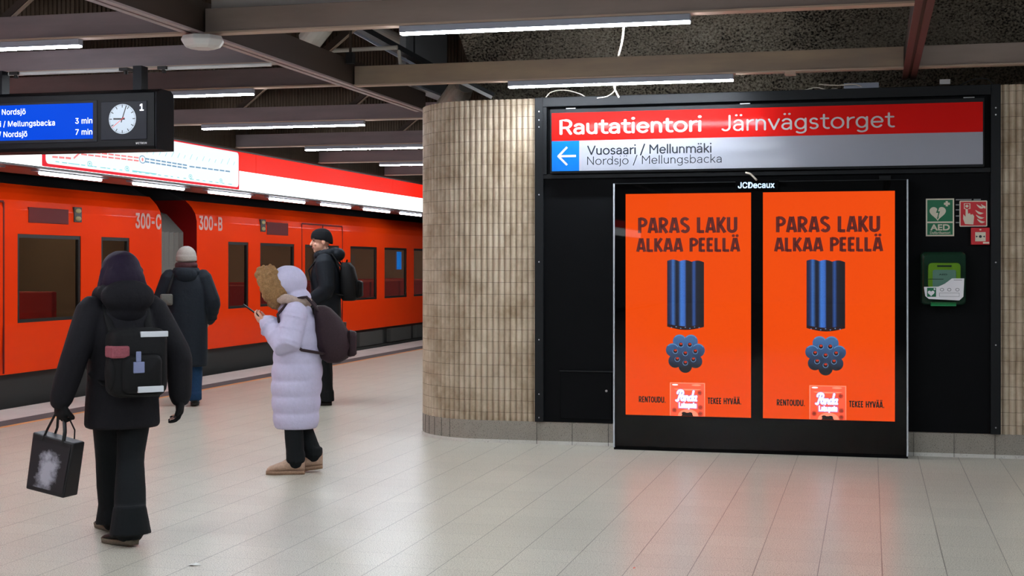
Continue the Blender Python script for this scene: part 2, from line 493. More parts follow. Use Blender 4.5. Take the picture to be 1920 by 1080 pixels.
# text: letters turned into mesh, fitted to a rectangle
def text_geo(body, bold=0.0, shear=0.0, space=1.0, plain=False):
    cu = bpy.data.curves.new('txt', 'FONT'); cu.body = body; cu.size = 1.0
    if FONT and not plain: cu.font = FONT
    cu.offset = bold; cu.shear = shear; cu.space_character = space; cu.resolution_u = 4; cu.fill_mode = 'FRONT'
    o = bpy.data.objects.new('txt', cu); COL.objects.link(o)
    dg = bpy.context.evaluated_depsgraph_get(); dg.update()
    me = bpy.data.meshes.new_from_object(o.evaluated_get(dg))
    vs = [tuple(v.co) for v in me.vertices]; fs = [tuple(p.vertices) for p in me.polygons]
    bpy.data.objects.remove(o); bpy.data.curves.remove(cu); bpy.data.meshes.remove(me)
    return vs, fs
def text_into(mb, body, P, x0=None, x1=None, z0=0.0, z1=1.0, bold=0.0, shear=0.0, space=1.0, cap=None, align='l', depth=0.0008, plain=False):
    """letters laid into x0..x1, z0..z1 of a plane: P(x, z, d) maps to space (d = towards the reader).  cap: reference string for the height"""
    vs, fs = text_geo(body, 0.0, shear, space, plain)
    ref = text_geo(cap, 0.0, shear, space, plain)[0] if cap else vs
    ylo, yhi = min(v[1] for v in ref), max(v[1] for v in ref)
    xlo, xhi = min(v[0] for v in vs), max(v[0] for v in vs)
    sz = (z1 - z0) / (yhi - ylo)
    if x1 is not None and x0 is not None: sx = (x1 - x0) / (xhi - xlo); ox = x0
    else:
        sx = sz
        ox = x0 if align == 'l' else x1 - (xhi - xlo) * sx
    cnt = {}
    for f in fs:
        for k in range(len(f)):
            e = (f[k], f[(k + 1) % len(f)]); key = tuple(sorted(e))
            cnt[key] = None if key in cnt else e
    bb = abs(bold) * sz
    for m_, (bx, bz) in enumerate([(0, 0)] if bb < 1e-6 else [(0, 0), (-bb, -bb), (bb, -bb), (bb, bb), (-bb, bb)]):
        i = len(mb.v); n = len(vs); dp = depth + m_ * 0.00012
        for d in (dp, 0.0): mb.v += [tuple(P(ox + bx + (v[0] - xlo) * sx, z0 + bz + (v[1] - ylo) * sz, d)) for v in vs]
        mb.f += [tuple(i + k for k in f) for f in fs]
        if m_ == 0:
            for e in cnt.values():
                if e: mb.f.append((i + e[1], i + e[0], i + n + e[0], i + n + e[1]))
def planeY(Y): return lambda x, z, d=0.0: Vector((x, Y - d, z))        # faces the viewer (-Y)
def planeX(X): return lambda y, z, d=0.0: Vector((X + d, y, z))        # faces +X; text runs along +Y

# stroke lettering (used for the drawn poster letters)
def arc(cx, cy, rx, ry, a0, a1, n=10):
    return [(cx + rx * math.cos(math.radians(a0 + (a1 - a0) * k / n)), cy + ry * math.sin(math.radians(a0 + (a1 - a0) * k / n))) for k in range(n + 1)]
ST = {
 'P': (0.50, [[(0.08, 0), (0.08, 1)], [(0.08, 0.93)] + arc(0.2, 0.7, 0.24, 0.23, 90, -90, 8) + [(0.08, 0.47)]]),
 'A': (0.56, [[(0.06, 0), (0.24, 1)], [(0.32, 1), (0.5, 0)], [(0.14, 0.25), (0.42, 0.25)]]),
 'R': (0.54, [[(0.08, 0), (0.08, 1)], [(0.08, 0.93)] + arc(0.2, 0.7, 0.24, 0.23, 90, -90, 8) + [(0.08, 0.47)], [(0.2, 0.45), (0.46, 0)]]),
 'S': (0.52, [arc(0.26, 0.74, 0.18, 0.19, 25, 250, 10) + arc(0.26, 0.27, 0.19, 0.2, 70, -155, 10)]),
 'L': (0.42, [[(0.08, 1), (0.08, 0)], [(0.08, 0.07), (0.4, 0.07)]]),
 'K': (0.52, [[(0.08, 0), (0.08, 1)], [(0.45, 1), (0.14, 0.45)], [(0.2, 0.5), (0.47, 0)]]),
 'U': (0.56, [[(0.08, 1), (0.08, 0.3)] + arc(0.28, 0.27, 0.2, 0.2, 180, 360, 10) + [(0.48, 1)]]),
 'E': (0.42, [[(0.08, 0), (0.08, 1)], [(0.08, 0.93), (0.38, 0.93)], [(0.08, 0.5), (0.34, 0.5)], [(0.08, 0.07), (0.38, 0.07)]]),
 'N': (0.56, [[(0.08, 0), (0.08, 1)], [(0.1, 0.95), (0.46, 0.05)], [(0.48, 0), (0.48, 1)]]),
 'T': (0.48, [[(0.24, 0), (0.24, 1)], [(0.02, 0.93), (0.46, 0.93)]]),
 'O': (0.58, [arc(0.29, 0.5, 0.22, 0.43, 90, 450, 20)]),
 'D': (0.54, [[(0.08, 0), (0.08, 1)], [(0.08, 0.93)] + arc(0.2, 0.5, 0.26, 0.43, 90, -90, 12) + [(0.08, 0.07)]]),
 'H': (0.56, [[(0.08, 0), (0.08, 1)], [(0.48, 0), (0.48, 1)], [(0.08, 0.5), (0.48, 0.5)]]),
 'Y': (0.52, [[(0.04, 1), (0.26, 0.45)], [(0.48, 1), (0.26, 0.45)], [(0.26, 0.5), (0.26, 0)]]),
 'V': (0.52, [[(0.04, 1), (0.25, 0)], [(0.48, 1), (0.27, 0)]]),
 '.': (0.2, [[(0.1, 0), (0.1, 0.14)]]),
 ' ': (0.3, []),
}
def ribbon(mb, pts, off, w, P, d):
    pts = [Vector((p[0], p[1])) for p in pts]
    nrm = []
    for k in range(len(pts)):
        t = (pts[min(k + 1, len(pts) - 1)] - pts[max(k - 1, 0)]).normalized(); nrm.append(Vector((-t.y, t.x)))
    for k in range(len(pts) - 1):
        q = []
        for j, s in ((k, off - w / 2), (k + 1, off - w / 2), (k + 1, off + w / 2), (k, off + w / 2)):
            p = pts[j] + nrm[j] * s; q.append(P(p.x, p.y, d))
        mb.quad(*q)
def stroke_text(body, x0, x1, z0, z1, P, fills, shear=0.0):
    """fills: list of (mesh builder, [offsets], width, depth)"""
    adv = 0; items = []
    for ch in body:
        base = {'Ä': 'A', 'Ö': 'O'}.get(ch, ch)
        w, ss = ST[base]
        for s in ss: items.append([(p[0] + adv, p[1]) for p in s])
        if base != ch:
            for cx in (0.17, 0.40): items.append(('dot', cx + adv, 1.16))
        adv += w + 0.07
    sx = (x1 - x0) / (adv - 0.07); sz = (z1 - z0)
    def Q(x, z, d): return P(x0 + (x + shear * z) * sx, z0 + z * sz, d)
    for it in items:
        for mb, offs, w, d in fills:
            if it[0] == 'dot':
                ribbon(mb, arc(it[1], it[2], 0.05, 0.06, 0, 360, 10), 0, w * 0.7 if len(offs) > 1 else 0.1, Q, d)
            else:
                for o in offs: ribbon(mb, it, o, w, Q, d)
def _A(dx=0.0): return [[(0.10, 0.56)] + arc(0.27, 0.47, 0.19, 0.19, 120, 0, 8) + [(0.46, 0.07)], [(0.46, 0.40), (0.26, 0.40)] + arc(0.24, 0.235, 0.165, 0.165, 90, 270, 8) + [(0.30, 0.07), (0.46, 0.20)]]
def _dots(*xs): return [[(x, 0.95), (x + 0.001, 0.95)] for x in xs]
_arch = arc(0.28, 0.43, 0.19, 0.23, 180, 0, 10)
RS = {'R': (0.64, [[(0.09, 0.07), (0.09, 0.93), (0.32, 0.93)] + arc(0.34, 0.69, 0.22, 0.24, 90, -90, 10) + [(0.09, 0.45)], [(0.36, 0.45), (0.55, 0.07)]]),
 'a': (0.57, _A()), 'ä': (0.57, _A() + _dots(0.18, 0.39)),
 'u': (0.58, [[(0.09, 0.66)] + arc(0.28, 0.30, 0.19, 0.23, 180, 360, 10) + [(0.47, 0.66)], [(0.47, 0.3), (0.47, 0.07)]]),
 't': (0.42, [[(0.17, 0.85), (0.17, 0.25)] + arc(0.33, 0.23, 0.16, 0.16, 180, 290, 6), [(0.04, 0.64), (0.36, 0.64)]]),
 'i': (0.2, [[(0.09, 0.07), (0.09, 0.66)]] + _dots(0.09)),
 'e': (0.62, [[(0.08, 0.37), (0.54, 0.37)] + arc(0.31, 0.365, 0.235, 0.295, 8, 318, 18)]),
 'n': (0.58, [[(0.09, 0.07), (0.09, 0.66)], _arch + [(0.47, 0.07)]]),
 'm': (0.92, [[(0.09, 0.07), (0.09, 0.66)], _arch + [(0.47, 0.07)], [(p[0] + 0.38, p[1]) for p in _arch] + [(0.85, 0.07)]]),
 'o': (0.66, [arc(0.32, 0.365, 0.255, 0.295, 0, 360, 22)]), 'ö': (0.66, [arc(0.32, 0.365, 0.255, 0.295, 0, 360, 22)] + _dots(0.21, 0.43)),
 'r': (0.38, [[(0.09, 0.07), (0.09, 0.66)], [(0.09, 0.36)] + arc(0.36, 0.40, 0.27, 0.255, 175, 92, 6)]),
 'J': (0.50, [[(0.40, 0.93), (0.40, 0.30)] + arc(0.22, 0.28, 0.18, 0.21, 0, -140, 8)]),
 'v': (0.54, [[(0.04, 0.66), (0.265, 0.08), (0.49, 0.66)]]),
 'g': (0.62, [arc(0.29, 0.37, 0.225, 0.285, 0, 360, 20), [(0.515, 0.66), (0.515, 0.02)] + arc(0.295, 0.0, 0.22, 0.17, 0, -140, 8)]),
 's': (0.48, [arc(0.235, 0.51, 0.155, 0.145, 35, 260, 9) + arc(0.23, 0.22, 0.17, 0.15, 75, -145, 9)]),
 'V': (0.74, [[(0.04, 0.93), (0.36, 0.07), (0.68, 0.93)]]),
 'M': (0.86, [[(0.09, 0.07), (0.09, 0.93), (0.42, 0.42), (0.75, 0.93), (0.75, 0.07)]]),
 'N': (0.76, [[(0.09, 0.07), (0.09, 0.93), (0.64, 0.07), (0.64, 0.93)]]),
 'l': (0.2, [[(0.09, 0.07), (0.09, 0.95)]]),
 'k': (0.52, [[(0.09, 0.07), (0.09, 0.95)], [(0.43, 0.66), (0.09, 0.30)], [(0.21, 0.42), (0.46, 0.07)]]),
 'd': (0.63, [arc(0.29, 0.365, 0.23, 0.295, 0, 360, 20), [(0.52, 0.95), (0.52, 0.07)]]),
 'b': (0.63, [arc(0.32, 0.365, 0.23, 0.295, 0, 360, 20), [(0.09, 0.95), (0.09, 0.07)]]),
 'j': (0.2, [[(0.09, 0.66), (0.09, -0.02)] + arc(-0.02, -0.02, 0.11, 0.12, 0, -80, 4)] + _dots(0.09)),
 'c': (0.56, [arc(0.31, 0.365, 0.24, 0.295, 48, 312, 16)]),
 '/': (0.42, [[(0.03, -0.08), (0.37, 1.02)]]), ' ': (0.3, [])}
def round_text(mb, body, x0, x1, z0, z1, P, w, d=0.0008, track=0.03):
    adv = 0; items = []; cnt = [0]
    def dn(): cnt[0] = (cnt[0] + 1) % 16; return d + cnt[0] * 0.00012
    for ch in body:
        a, ss = RS[ch]
        for st in ss: items.append([(p[0] + adv, p[1]) for p in st])
        adv += a + track
    lo = min(p[0] for st in items for p in st) - w / 2; hi = max(p[0] for st in items for p in st) + w / 2
    kx, kz = (x1 - x0) / (hi - lo), (z1 - z0)
    Q = lambda x, z, dd: P(x0 + (x - lo) * kx, z0 + z * kz, dd)
    for st in items:
        if len(st) == 2 and abs(st[0][0] - st[1][0]) < 0.01 and abs(st[0][1] - st[1][1]) < 0.01:
            disc(mb, st[0][0], st[0][1], w * 0.62, w * 0.62, Q, dn(), 14); continue
        if len(st) < 6:
            for a_, b_ in zip(st, st[1:]): ribbon(mb, [a_, b_], 0, w, Q, dn())
        else: ribbon(mb, st, 0, w, Q, dn())
        for p in (st if len(st) < 6 else (st[0], st[-1])): disc(mb, p[0], p[1], w / 2, w / 2, Q, dn(), 12)
def disc(mb, cx, cz, rx, rz, P, d, n=24, r_in=0.0):
    a = [(math.cos(2 * PI * k / n), math.sin(2 * PI * k / n)) for k in range(n)]
    if r_in:
        for k in range(n):
            p, q = a[k], a[(k + 1) % n]
            mb.quad(P(cx + p[0] * rx * r_in, cz + p[1] * rz * r_in, d), P(cx + p[0] * rx, cz + p[1] * rz, d), P(cx + q[0] * rx, cz + q[1] * rz, d), P(cx + q[0] * rx * r_in, cz + q[1] * rz * r_in, d))
    else:
        i = len(mb.v); mb.v += [tuple(P(cx + p[0] * rx, cz + p[1] * rz, d)) for p in a]; mb.f.append(tuple(range(i, i + n)))
def polyface(mb, pts, P, d, uv=None):
    i = len(mb.v); mb.v += [tuple(P(p[0], p[1], d)) for p in pts]; mb.f.append(tuple(range(i, i + len(pts))))
    if uv: mb.uv[len(mb.f) - 1] = uv

# ================================================================== SETTING
YW = 11.65           # front of the black cladding
XE = -8.76           # platform edge
def slab(x0, x1, y0, y1, z0, z1): return MB().box(x0, x1, y0, y1, z0, z1)
struct(slab(-7.78, 8, -34, 45, -0.3, 0).build('floor', 'terrazzo_tile'), 'speckled pale terrazzo platform floor with thin tile joints', 'floor')
struct(slab(-7.85, -7.78, -34, 45, -0.3, 0.0005).build('trim_1', 'edge_orange'), 'thin orange line along the platform edge', 'floor marking')
struct(slab(-8.12, -7.85, -34, 45, -0.3, 0.0005).build('trim_2', 'tactile_grey'), 'dark grey tactile strip along the platform edge', 'floor marking')
struct(slab(XE, -8.12, -34, 45, -0.3, 0.0008).build('trim_3', 'edge_concrete'), 'pale concrete edging of the platform', 'platform edge')
struct(slab(XE - 0.02, XE + 0.1, -34, 45, -1.3, -0.3).build('wall_platform', 'black_void'))
struct(slab(-12.6, -12.5, -34, 45, -1.3, 5).build('wall_tunnel', 'train_roof'))
struct(slab(-12.6, XE, -34, 45, -1.35, -1.3).build('trim_4', 'train_roof'))
# ribbed ceramic tile wall with its big rounded corner
RC, CX = 0.69, -3.21
def wall_path():
    """(x, y, normal) along the wall from the right end, round the corner, to the back"""
    pts = []
    n = int((5.0 - CX) / 0.0505)
    for k in range(n + 1): pts.append((5.0 - (5.0 - CX) * k / n, YW + 0.028, (0, -1)))
    m = int(RC * PI / 2 / 0.0505)
    for k in range(1, m + 1):
        a = PI / 2 * k / m
        pts.append((CX - RC * math.sin(a), YW + 0.028 + RC - RC * math.cos(a), (-math.sin(a), -math.cos(a))))
    for k in range(1, 150): pts.append((CX - RC, YW + 0.028 + RC + 0.0505 * k, (-1, 0)))
    return pts
wp = wall_path(); mb = MB(); ZB, ZT = 0.187, 2.907
prof = []
for k in range(len(wp) - 1):
    a, b = wp[k], wp[k + 1]
    for j in range(6):
        t = j / 6.0; bulge = 0.021 * math.sin(PI * t) ** 0.8
        nx = a[2][0] * (1 - t) + b[2][0] * t; ny = a[2][1] * (1 - t) + b[2][1] * t
        prof.append((a[0] * (1 - t) + b[0] * t + nx * bulge, a[1] * (1 - t) + b[1] * t + ny * bulge, k + t))
for p, q in zip(prof, prof[1:]):
    mb.quad((p[0], p[1], ZB), (p[0], p[1], ZT), (q[0], q[1], ZT), (q[0], q[1], ZB),
            [(p[2], 0.3), (p[2], 0.3 + (ZT - ZB) / 0.1), (q[2] if q[2] % 1 else p[2] + 1 / 6.0, 0.3 + (ZT - ZB) / 0.1), (q[2] if q[2] % 1 else p[2] + 1 / 6.0, 0.3)])
i0 = len(mb.v); mb.v += [(p[0], p[1], ZT) for p in wp] + [(5.0, wp[-1][1], ZT)]; mb.f.append(tuple(range(i0, len(mb.v))))
struct(mb.build('wall_back', 'ribbed_tile', smooth=False, recalc=False), 'wall of beige half-round ribbed tiles with a big rounded corner', 'wall')
def skirting(name, out, z0, z1, m):
    b = MB(); top = [(p[0] + p[2][0] * out, p[1] + p[2][1] * out) for p in wp]; inn = [(p[0] - p[2][0] * 0.02, p[1] - p[2][1] * 0.02) for p in wp]
    for k in range(len(top) - 1):
        (a, c), (d, e) = (top[k], top[k + 1]), (inn[k], inn[k + 1])
        b.quad((a[0], a[1], z0), (a[0], a[1], z1), (c[0], c[1], z1), (c[0], c[1], z0))
        b.quad((a[0], a[1], z1), (d[0], d[1], z1), (e[0], e[1], z1), (c[0], c[1], z1))
    return b.build(name, m, recalc=False)
struct(skirting('baseboard_back', 0.020, 0.028, 0.187, 'granite'), 'speckled grey granite plinth under the tiled wall', 'plinth')
jb = MB()
for x in [-2.72 + 0.305 * k for k in range(18)]:
    jb.box(x - 0.0015, x + 0.0015, YW - 0.0092, YW - 0.006, 0.0, 0.187)
for k in range(3, 11):
    a = PI / 2 * k / 22 * 2; 
    cx_, cy_ = CX - (RC + 0.0205) * math.sin(a), YW + 0.028 + RC - (RC + 0.0205) * math.cos(a)
    jb.obox((cx_, cy_, 0.1), (math.cos(a) * 0.0014, -math.sin(a) * 0.0014, 0), (math.sin(a) * 0.001, math.cos(a) * 0.001, 0), (0, 0, 0.086))
struct(jb.build('trim_5', 'frame_black'))
struct(skirting('baseboard_strip', 0.028, 0.0, 0.028, 'cove_strip'), 'narrow pale strip at the foot of the plinth', 'plinth')
# black cladding
XL, XR = -2.732, 0.981
struct(B(XL + 0.06, XR - 0.06, YW, YW + 0.016, 0.19, 2.9).build('wall_cladding', 'black_panel'), 'black sheet cladding around the station sign and advert case', 'wall panel')
def post(name, x0, x1, screws, label):
    p = struct(B(x0, x1, YW - 0.03, YW + 0.016, 0.19, 2.91).build(name, 'black_trim', bevel=0.004), label, 'wall trim')
    for z in screws:
        MB().cyl(((x0 + x1) / 2, YW - 0.033, z), ((x0 + x1) / 2, YW - 0.03, z), 0.006, 10).build('screw', 'screw', p)
zs = [onY(1013, y, YW - 0.03).z for y in (209, 225, 238, 365, 491, 637, 739, 783)]
post('trim_6', XL, XL + 0.075, zs, 'black metal upright between tiled corner and cladding, with a column of screws')
post('trim_7', XR - 0.075, XR, [onY(1868, y, YW - 0.03).z for y in (215, 202, 492, 647, 802)], 'black metal upright at the right end of the cladding')
struct(B(XL + 0.075, XR - 0.075, YW - 0.06, YW + 0.016, 2.825, 2.905).build('trim_8', 'black_trim', bevel=0.004), 'dark metal header above the station sign', 'wall trim')
struct(B(XL + 0.075, XR - 0.075, YW - 0.04, YW + 0.016, 2.225, 2.262).build('trim_9', 'black_trim', bevel=0.004), 'dark metal ledge below the station sign', 'wall trim')
struct(B(XL + 0.075, XL + 0.108, YW - 0.05, YW + 0.016, 2.262, 2.825).build('trim_10', 'black_trim', bevel=0.003))
# shotcrete vault behind and above the tiled wall
def vault():
    b = MB(); sec = [(12.75, 2.6), (12.62, 2.95), (12.42, 3.25), (12.1, 3.55), (11.7, 3.82), (11.1, 4.1), (10.2, 4.4), (9.0, 4.65), (7.0, 4.85), (4.0, 4.95), (-8, 5.0)]
    xs = [-3.45 + 0.35 * k for k in range(33)]
    rows = []
    for j, (y, z) in enumerate(sec):
        r = []
        for k, x in enumerate(xs):
            rr = random.Random(j * 100 + k); e = 0.05
            if k == 0: x = x - 0.0 - max(0.0, 12.6 - y) * 0.14 + rr.uniform(-0.04, 0.04)
            r.append((x, y + rr.uniform(-e, e), z + rr.uniform(-e, e)))
        rows.append(r)
    b.rings(rows, cap=False, closed=False)
    # broken thickness along the open left edge
    ed = [r[0] for r in rows]; up = [(p[0] + 0.04, p[1] + 0.10, p[2] + 0.16) for p in ed]
    for k in range(len(ed) - 1): b.quad(ed[k], ed[k + 1], up[k + 1], up[k])
    return b.build('ceiling_vault', 'shotcrete', smooth=True)
struct(vault(), 'rough blackened sprayed-concrete vault above the tiled wall', 'ceiling')
# dark corrugated sheet over the platform, one hung sheet behind each beam row
ROWS = [-8.1, -5.35, -2.6, 0.15, 2.9, 5.65, 8.4, 11.12, 13.85, 16.7, 19.5, 22.4, 25.2, 28.0, 30.8]
cb = MB()
for Y in ROWS:
    x0, x1 = -7.82, -4.32
    if Y > 12.5: x1 = -4.1
    n = int((x1 - x0) / 0.034); pr = []
    for k in range(n):
        x = x0 + 0.034 * k
        pr += [(x, 0.0), (x + 0.014, 0.0), (x + 0.018, 0.012), (x + 0.030, 0.012)]
    y = Y + 0.3
    for a, c in zip(pr, pr[1:]):
        cb.quad((a[0], y - a[1], 3.1), (a[0], y - a[1], 4.62), (c[0], y - c[1], 4.62), (c[0], y - c[1], 3.1))
cb.box(-12.5, -3.2, -34, 45, 4.62, 4.7)
struct(cb.build('ceiling', 'ceiling_sheet', recalc=False), 'dark brown corrugated metal ceiling above the beams', 'ceiling')
ub = MB(); yy = -8.0
while yy < 27:
    for a, c, x0_, x1_ in ((0, 0.014, 0, 0), (0.014, 0.018, 0, 0.012), (0.018, 0.03, 0.012, 0.012), (0.03, 0.034, 0.012, 0)):
        ub.quad((-7.84 + x0_, yy + a, 2.99), (-7.84 + x1_, yy + c, 2.99), (-7.84 + x1_, yy + c, 4.62), (-7.84 + x0_, yy + a, 4.62))
    yy += 0.034
ub.box(-8.9, -7.845, -34, 34, 2.99, 4.62)
struct(ub.build('wall_upper', 'ceiling_sheet', recalc=False), 'dark ribbed sheet wall above the lightbox band', 'wall')
struct(B(-3.9, 5, YW + 0.9, YW + 1.2, 0, 2.85).build('wall_core', 'black_void'))

# ================================================================== STEELWORK
ZBM = 3.0
def cross_beam(Y, x0, x1, label, m='beam_paint', group=None, stained=None):
    t = thing('steel_beam', ((x0 + x1) / 2, Y, ZBM), label, 'ceiling beam', group)
    B(x0, x1, Y, Y + 0.08, ZBM + 0.012, ZBM + 0.165).build('web', m, t, bevel=0.003)
    B(x0, x1, Y - 0.012, Y + 0.09, ZBM, ZBM + 0.012).build('flange', 'beam_lip', t)
    return t
XD0, XD1 = -4.29, -4.18      # the long beam along the platform, left
XR0, XR1 = 0.245, 0.355      # and right
def long_beam(x0, x1, y0, y1, label, flm):
    t = thing('steel_beam', ((x0 + x1) / 2, (y0 + y1) / 2, ZBM), label, 'ceiling beam')
    B(x0 + 0.012, x1 - 0.012, y0, y1, ZBM + 0.01, ZBM + 0.215).build('web', 'beam_dark', t)
    w = (x1 - x0 - 0.022) / 2
    B(x0, x0 + w, y0, y1, ZBM - 0.004, ZBM + 0.01).build('flange', flm, t)
    B(x1 - w, x1, y0, y1, ZBM - 0.004, ZBM + 0.01).build('flange', flm, t)
    return t
long_beam(XD0, XD1, -8, 13.2, 'long dark beam running over the platform to the tiled corner', 'flange_grey')
long_beam(XR0, XR1, -8, 11.9, 'long beam with red-brown underside meeting the wall at right', 'flange_red')
cross_beam(8.45, XD1, XR0, 'broad cross beam along the top edge, nearest the camera, right of the long dark beam')
cross_beam(11.2, XD1, XR0, 'cross beam just in front of the wall above the station sign', 'beam_stained')
cross_beam(11.2, XR1, 5.0, 'short grey cross beam at the right edge beyond the red-brown beam')
for Y, lab in ((5.65, 'cross beam overhead, just behind the front ceiling bay'), (2.9, 'cross beam overhead above the camera position'), (0.15, 'cross beam overhead behind the camera')):
    cross_beam(Y, XD1, XR0, lab)
LL = {8.4: 'nearest cross beam at the upper left, with a bright tube below', 11.12: 'left cross beam just behind the departure display hangers',
      13.85: 'left cross beam ending at the tiled corner, first one past the display', 16.7: 'pale cross beam running into the corner above the red lightbox band',
      19.5: 'fifth cross beam back over the platform, above the red band', 22.4: 'small far cross beam right above the red lightbox band',
      25.2: 'farthest visible cross beam over the platform'}
for Y in ROWS[6:13]: cross_beam(Y, -7.84, XD0 if Y < 13 else -4.0, LL[Y], 'beam_platform')
t = cross_beam(9.8, -7.84, XD0, 'cross beam carrying the departure display', 'beam_platform')
# hanging rails and clamps on that beam
r = MB().cyl((-7.8, 9.75, 2.985), (-5.5, 9.75, 2.985), 0.014, 10); r.cyl((-5.15, 9.75, 2.985), (XD0, 9.75, 2.985), 0.014, 10)
r.build('rail', 'white_metal', t)
for x in (-6.42, -5.48, -5.16):
    b = MB(); b.box(x - 0.035, x + 0.035, 9.71, 9.8, 2.975, 2.998); b.cyl((x, 9.75, 2.95), (x, 9.75, 2.975), 0.016, 10)
    b.build('clamp', 'cable_black', t)
t = thing('ceiling_panel', (-3.7, 8.5, 3.17), 'pale grey sheet standing on the nearest right beam, at the top of the picture', 'panel')
B(-4.17, -3.0, 8.52, 8.54, 3.172, 3.6).build('sheet', 'sheet_grey', t)
# diagonal struts rising from the beams
def strut(px, py, Y, label, L=0.75, ang=38):
    p = onY(px, py, Y + 0.12)
    q = p + Vector((math.cos(math.radians(ang)) * L, 0, math.sin(math.radians(ang)) * L))
    t = thing('diagonal_strut', p, label, 'ceiling strut', 'diagonal ceiling struts')
    MB().bar(p, q, 0.05, 0.05).build('bar', 'beam_dark', t)
    MB().bar(p + Vector((0.03, -0.02, -0.028)), q + Vector((0.03, -0.02, -0.028)), 0.035, 0.008).build('flange', 'beam_lip', t)
strut(8, 37, 8.4, 'diagonal strut at the top left corner, rising from the nearest left beam')
strut(448, 204, 13.85, 'diagonal strut behind the white access point, left of the long beam')
strut(655, 202, 13.85, 'diagonal strut between the two mid beams left of the tiled corner')
strut(748, 247, 16.7, 'short diagonal strut just left of the tiled corner')
strut(600, 104, 11.12, 'diagonal strut above the long dark beam, by the round loudspeaker')
p = onY(845, 184, 12.9); q = onY(890, 163, 12.9)
t = thing('diagonal_strut', p, 'diagonal strut over the tiled corner by the pale duct', 'ceiling strut', 'diagonal ceiling struts')
MB().bar(p, q, 0.03, 0.03).build('bar', 'beam_lip', t)
# grey fin, pipes, loudspeaker, cable tray over the corner
t = thing('ceiling_post', (-4.23, 13.0, 3.22), 'tall grey steel post plate standing over the tiled corner', 'post')
b = B(-4.26, -4.2, 12.62, 13.95, 3.2, 4.6); b.build('plate', 'grey_post', t)
B(-4.27, -4.13, 12.6, 13.97, 3.18, 3.2).build('flange', 'lamp_end', t)
t = thing('water_pipe', onY(660, 93, 11.0), 'thin pale horizontal pipe crossing above the long beam', 'pipe')
MB().cyl(onY(585, 97, 11.3), onY(745, 89, 11.3), 0.018, 12).build('pipe', 'pipe_white', t)
p = onY(748, 97, 11.3)
MB().tube([p, p + Vector((0.01, 0, -0.1)), p + Vector((0.05, 0, -0.12))], 0.016, 10).build('elbow', 'pipe_white', t)
p = onY(592, 62, 11.0)
t = thing('loudspeaker', p, 'round white ceiling loudspeaker above the long dark beam', 'loudspeaker')
ax = Vector((0.55, -0.2, 0.5)).normalized()
MB().tube([p - ax * 0.13, p - ax * 0.1, p + ax * 0.1, p + ax * 0.13], [0.07, 0.10, 0.10, 0.08], 20, dome=False).build('drum', 'pipe_white', t, smooth=False)
MB().cyl(p + ax * 0.131, p + ax * 0.136, 0.07, 20).build('grille', 'frame_black', t)
MB().bar(p + Vector((0, 0.05, 0.05)), p + Vector((0, 0.05, 0.5)), 0.02, 0.02, (0, 1, 0)).build('bracket', 'pipe_white', t)
p = onY(862, 170, 12.9)
t = thing('air_duct', p, 'pale round duct end just above the tiled corner', 'duct')
MB().tube([p + Vector((-0.18, 0.2, -0.14)), p, p + Vector((0.05, -0.05, 0.05))], [0.12, 0.12, 0.1], 20, dome=False).build('pipe', 'pipe_white', t)
B(p.x + 0.01, p.x + 0.04, p.y - 0.16, p.y - 0.13, p.z, p.z + 0.2).build('bracket', 'white_metal', t)
t = thing('cable_tray', onY(780, 100, 11.9), 'black cable tray slanting behind the front cross beams', 'cable tray')
a, c = onY(655, 42, 12.0), onY(815, 130, 12.0 + 0.9)
MB().bar(a, c, 0.1, 0.05).build('tray', 'cable_black', t)
MB().bar(a + Vector((-0.02, -0.06, -0.05)), c + Vector((-0.02, -0.06, -0.05)), 0.012, 0.025).build('rail', 'lamp_end', t)
for f in (0.25, 0.75):
    m_ = a.lerp(c, f); MB().cyl(m_, m_ + Vector((0, 0, 0.8)), 0.008, 8).build('hanger', 'cable_black', t)
t = thing('air_duct', onY(720, 60, 13.4), 'long pale duct above the black cable tray', 'duct')
MB().cyl(onY(690, 52, 12.6), onY(800, 100, 14.0), 0.07, 18).build('pipe', 'pipe_white', t)
t = thing('cable_tray', onY(900, 165, 12.4), 'short black cable tray with pale rail above the tiled corner', 'cable tray')
a, c = onY(868, 150, 12.35), onY(925, 178, 12.5)
MB().bar(a, c, 0.07, 0.03).build('tray', 'cable_black', t); MB().bar(a + Vector((0, -0.05, -0.03)), c + Vector((0, -0.05, -0.03)), 0.01, 0.03).build('rail', 'white_metal', t)
t = thing('hanging_rod', onY(657, 90, 11.0), 'vertical threaded rod with clamp above the long beam junction', 'rod')
MB().cyl(onY(657, 120, 11.0), onY(657, 40, 11.0), 0.012, 10).build('rod', 'beam_dark', t)
p = onY(657, 108, 10.98); B(p.x - 0.03, p.x + 0.03, p.y - 0.03, p.y + 0.03, p.z - 0.05, p.z + 0.04).build('clamp', 'cable_black', t)
# white access point under the long beam
p = onY(380, 77, 8.40)
t = thing('wifi_access_point', p, 'flat white access point with green light under the long beam', 'access point')
MB().tube([(p.x, p.y, p.z - 0.05), (p.x, p.y, p.z - 0.035), (p.x, p.y, p.z + 0.0), (p.x, p.y, p.z + 0.03)], [(0.08, 0.08), (0.12, 0.12), (0.145, 0.145), (0.13, 0.13)], 8, dome=False).build('shell', 'white_metal', t, bevel=0.006)
MB().ell((p.x + 0.0, p.y - 0.1, p.z - 0.038), (0.004, 0.004, 0.004), 8, 6).build('status_light', 'green_led', t)

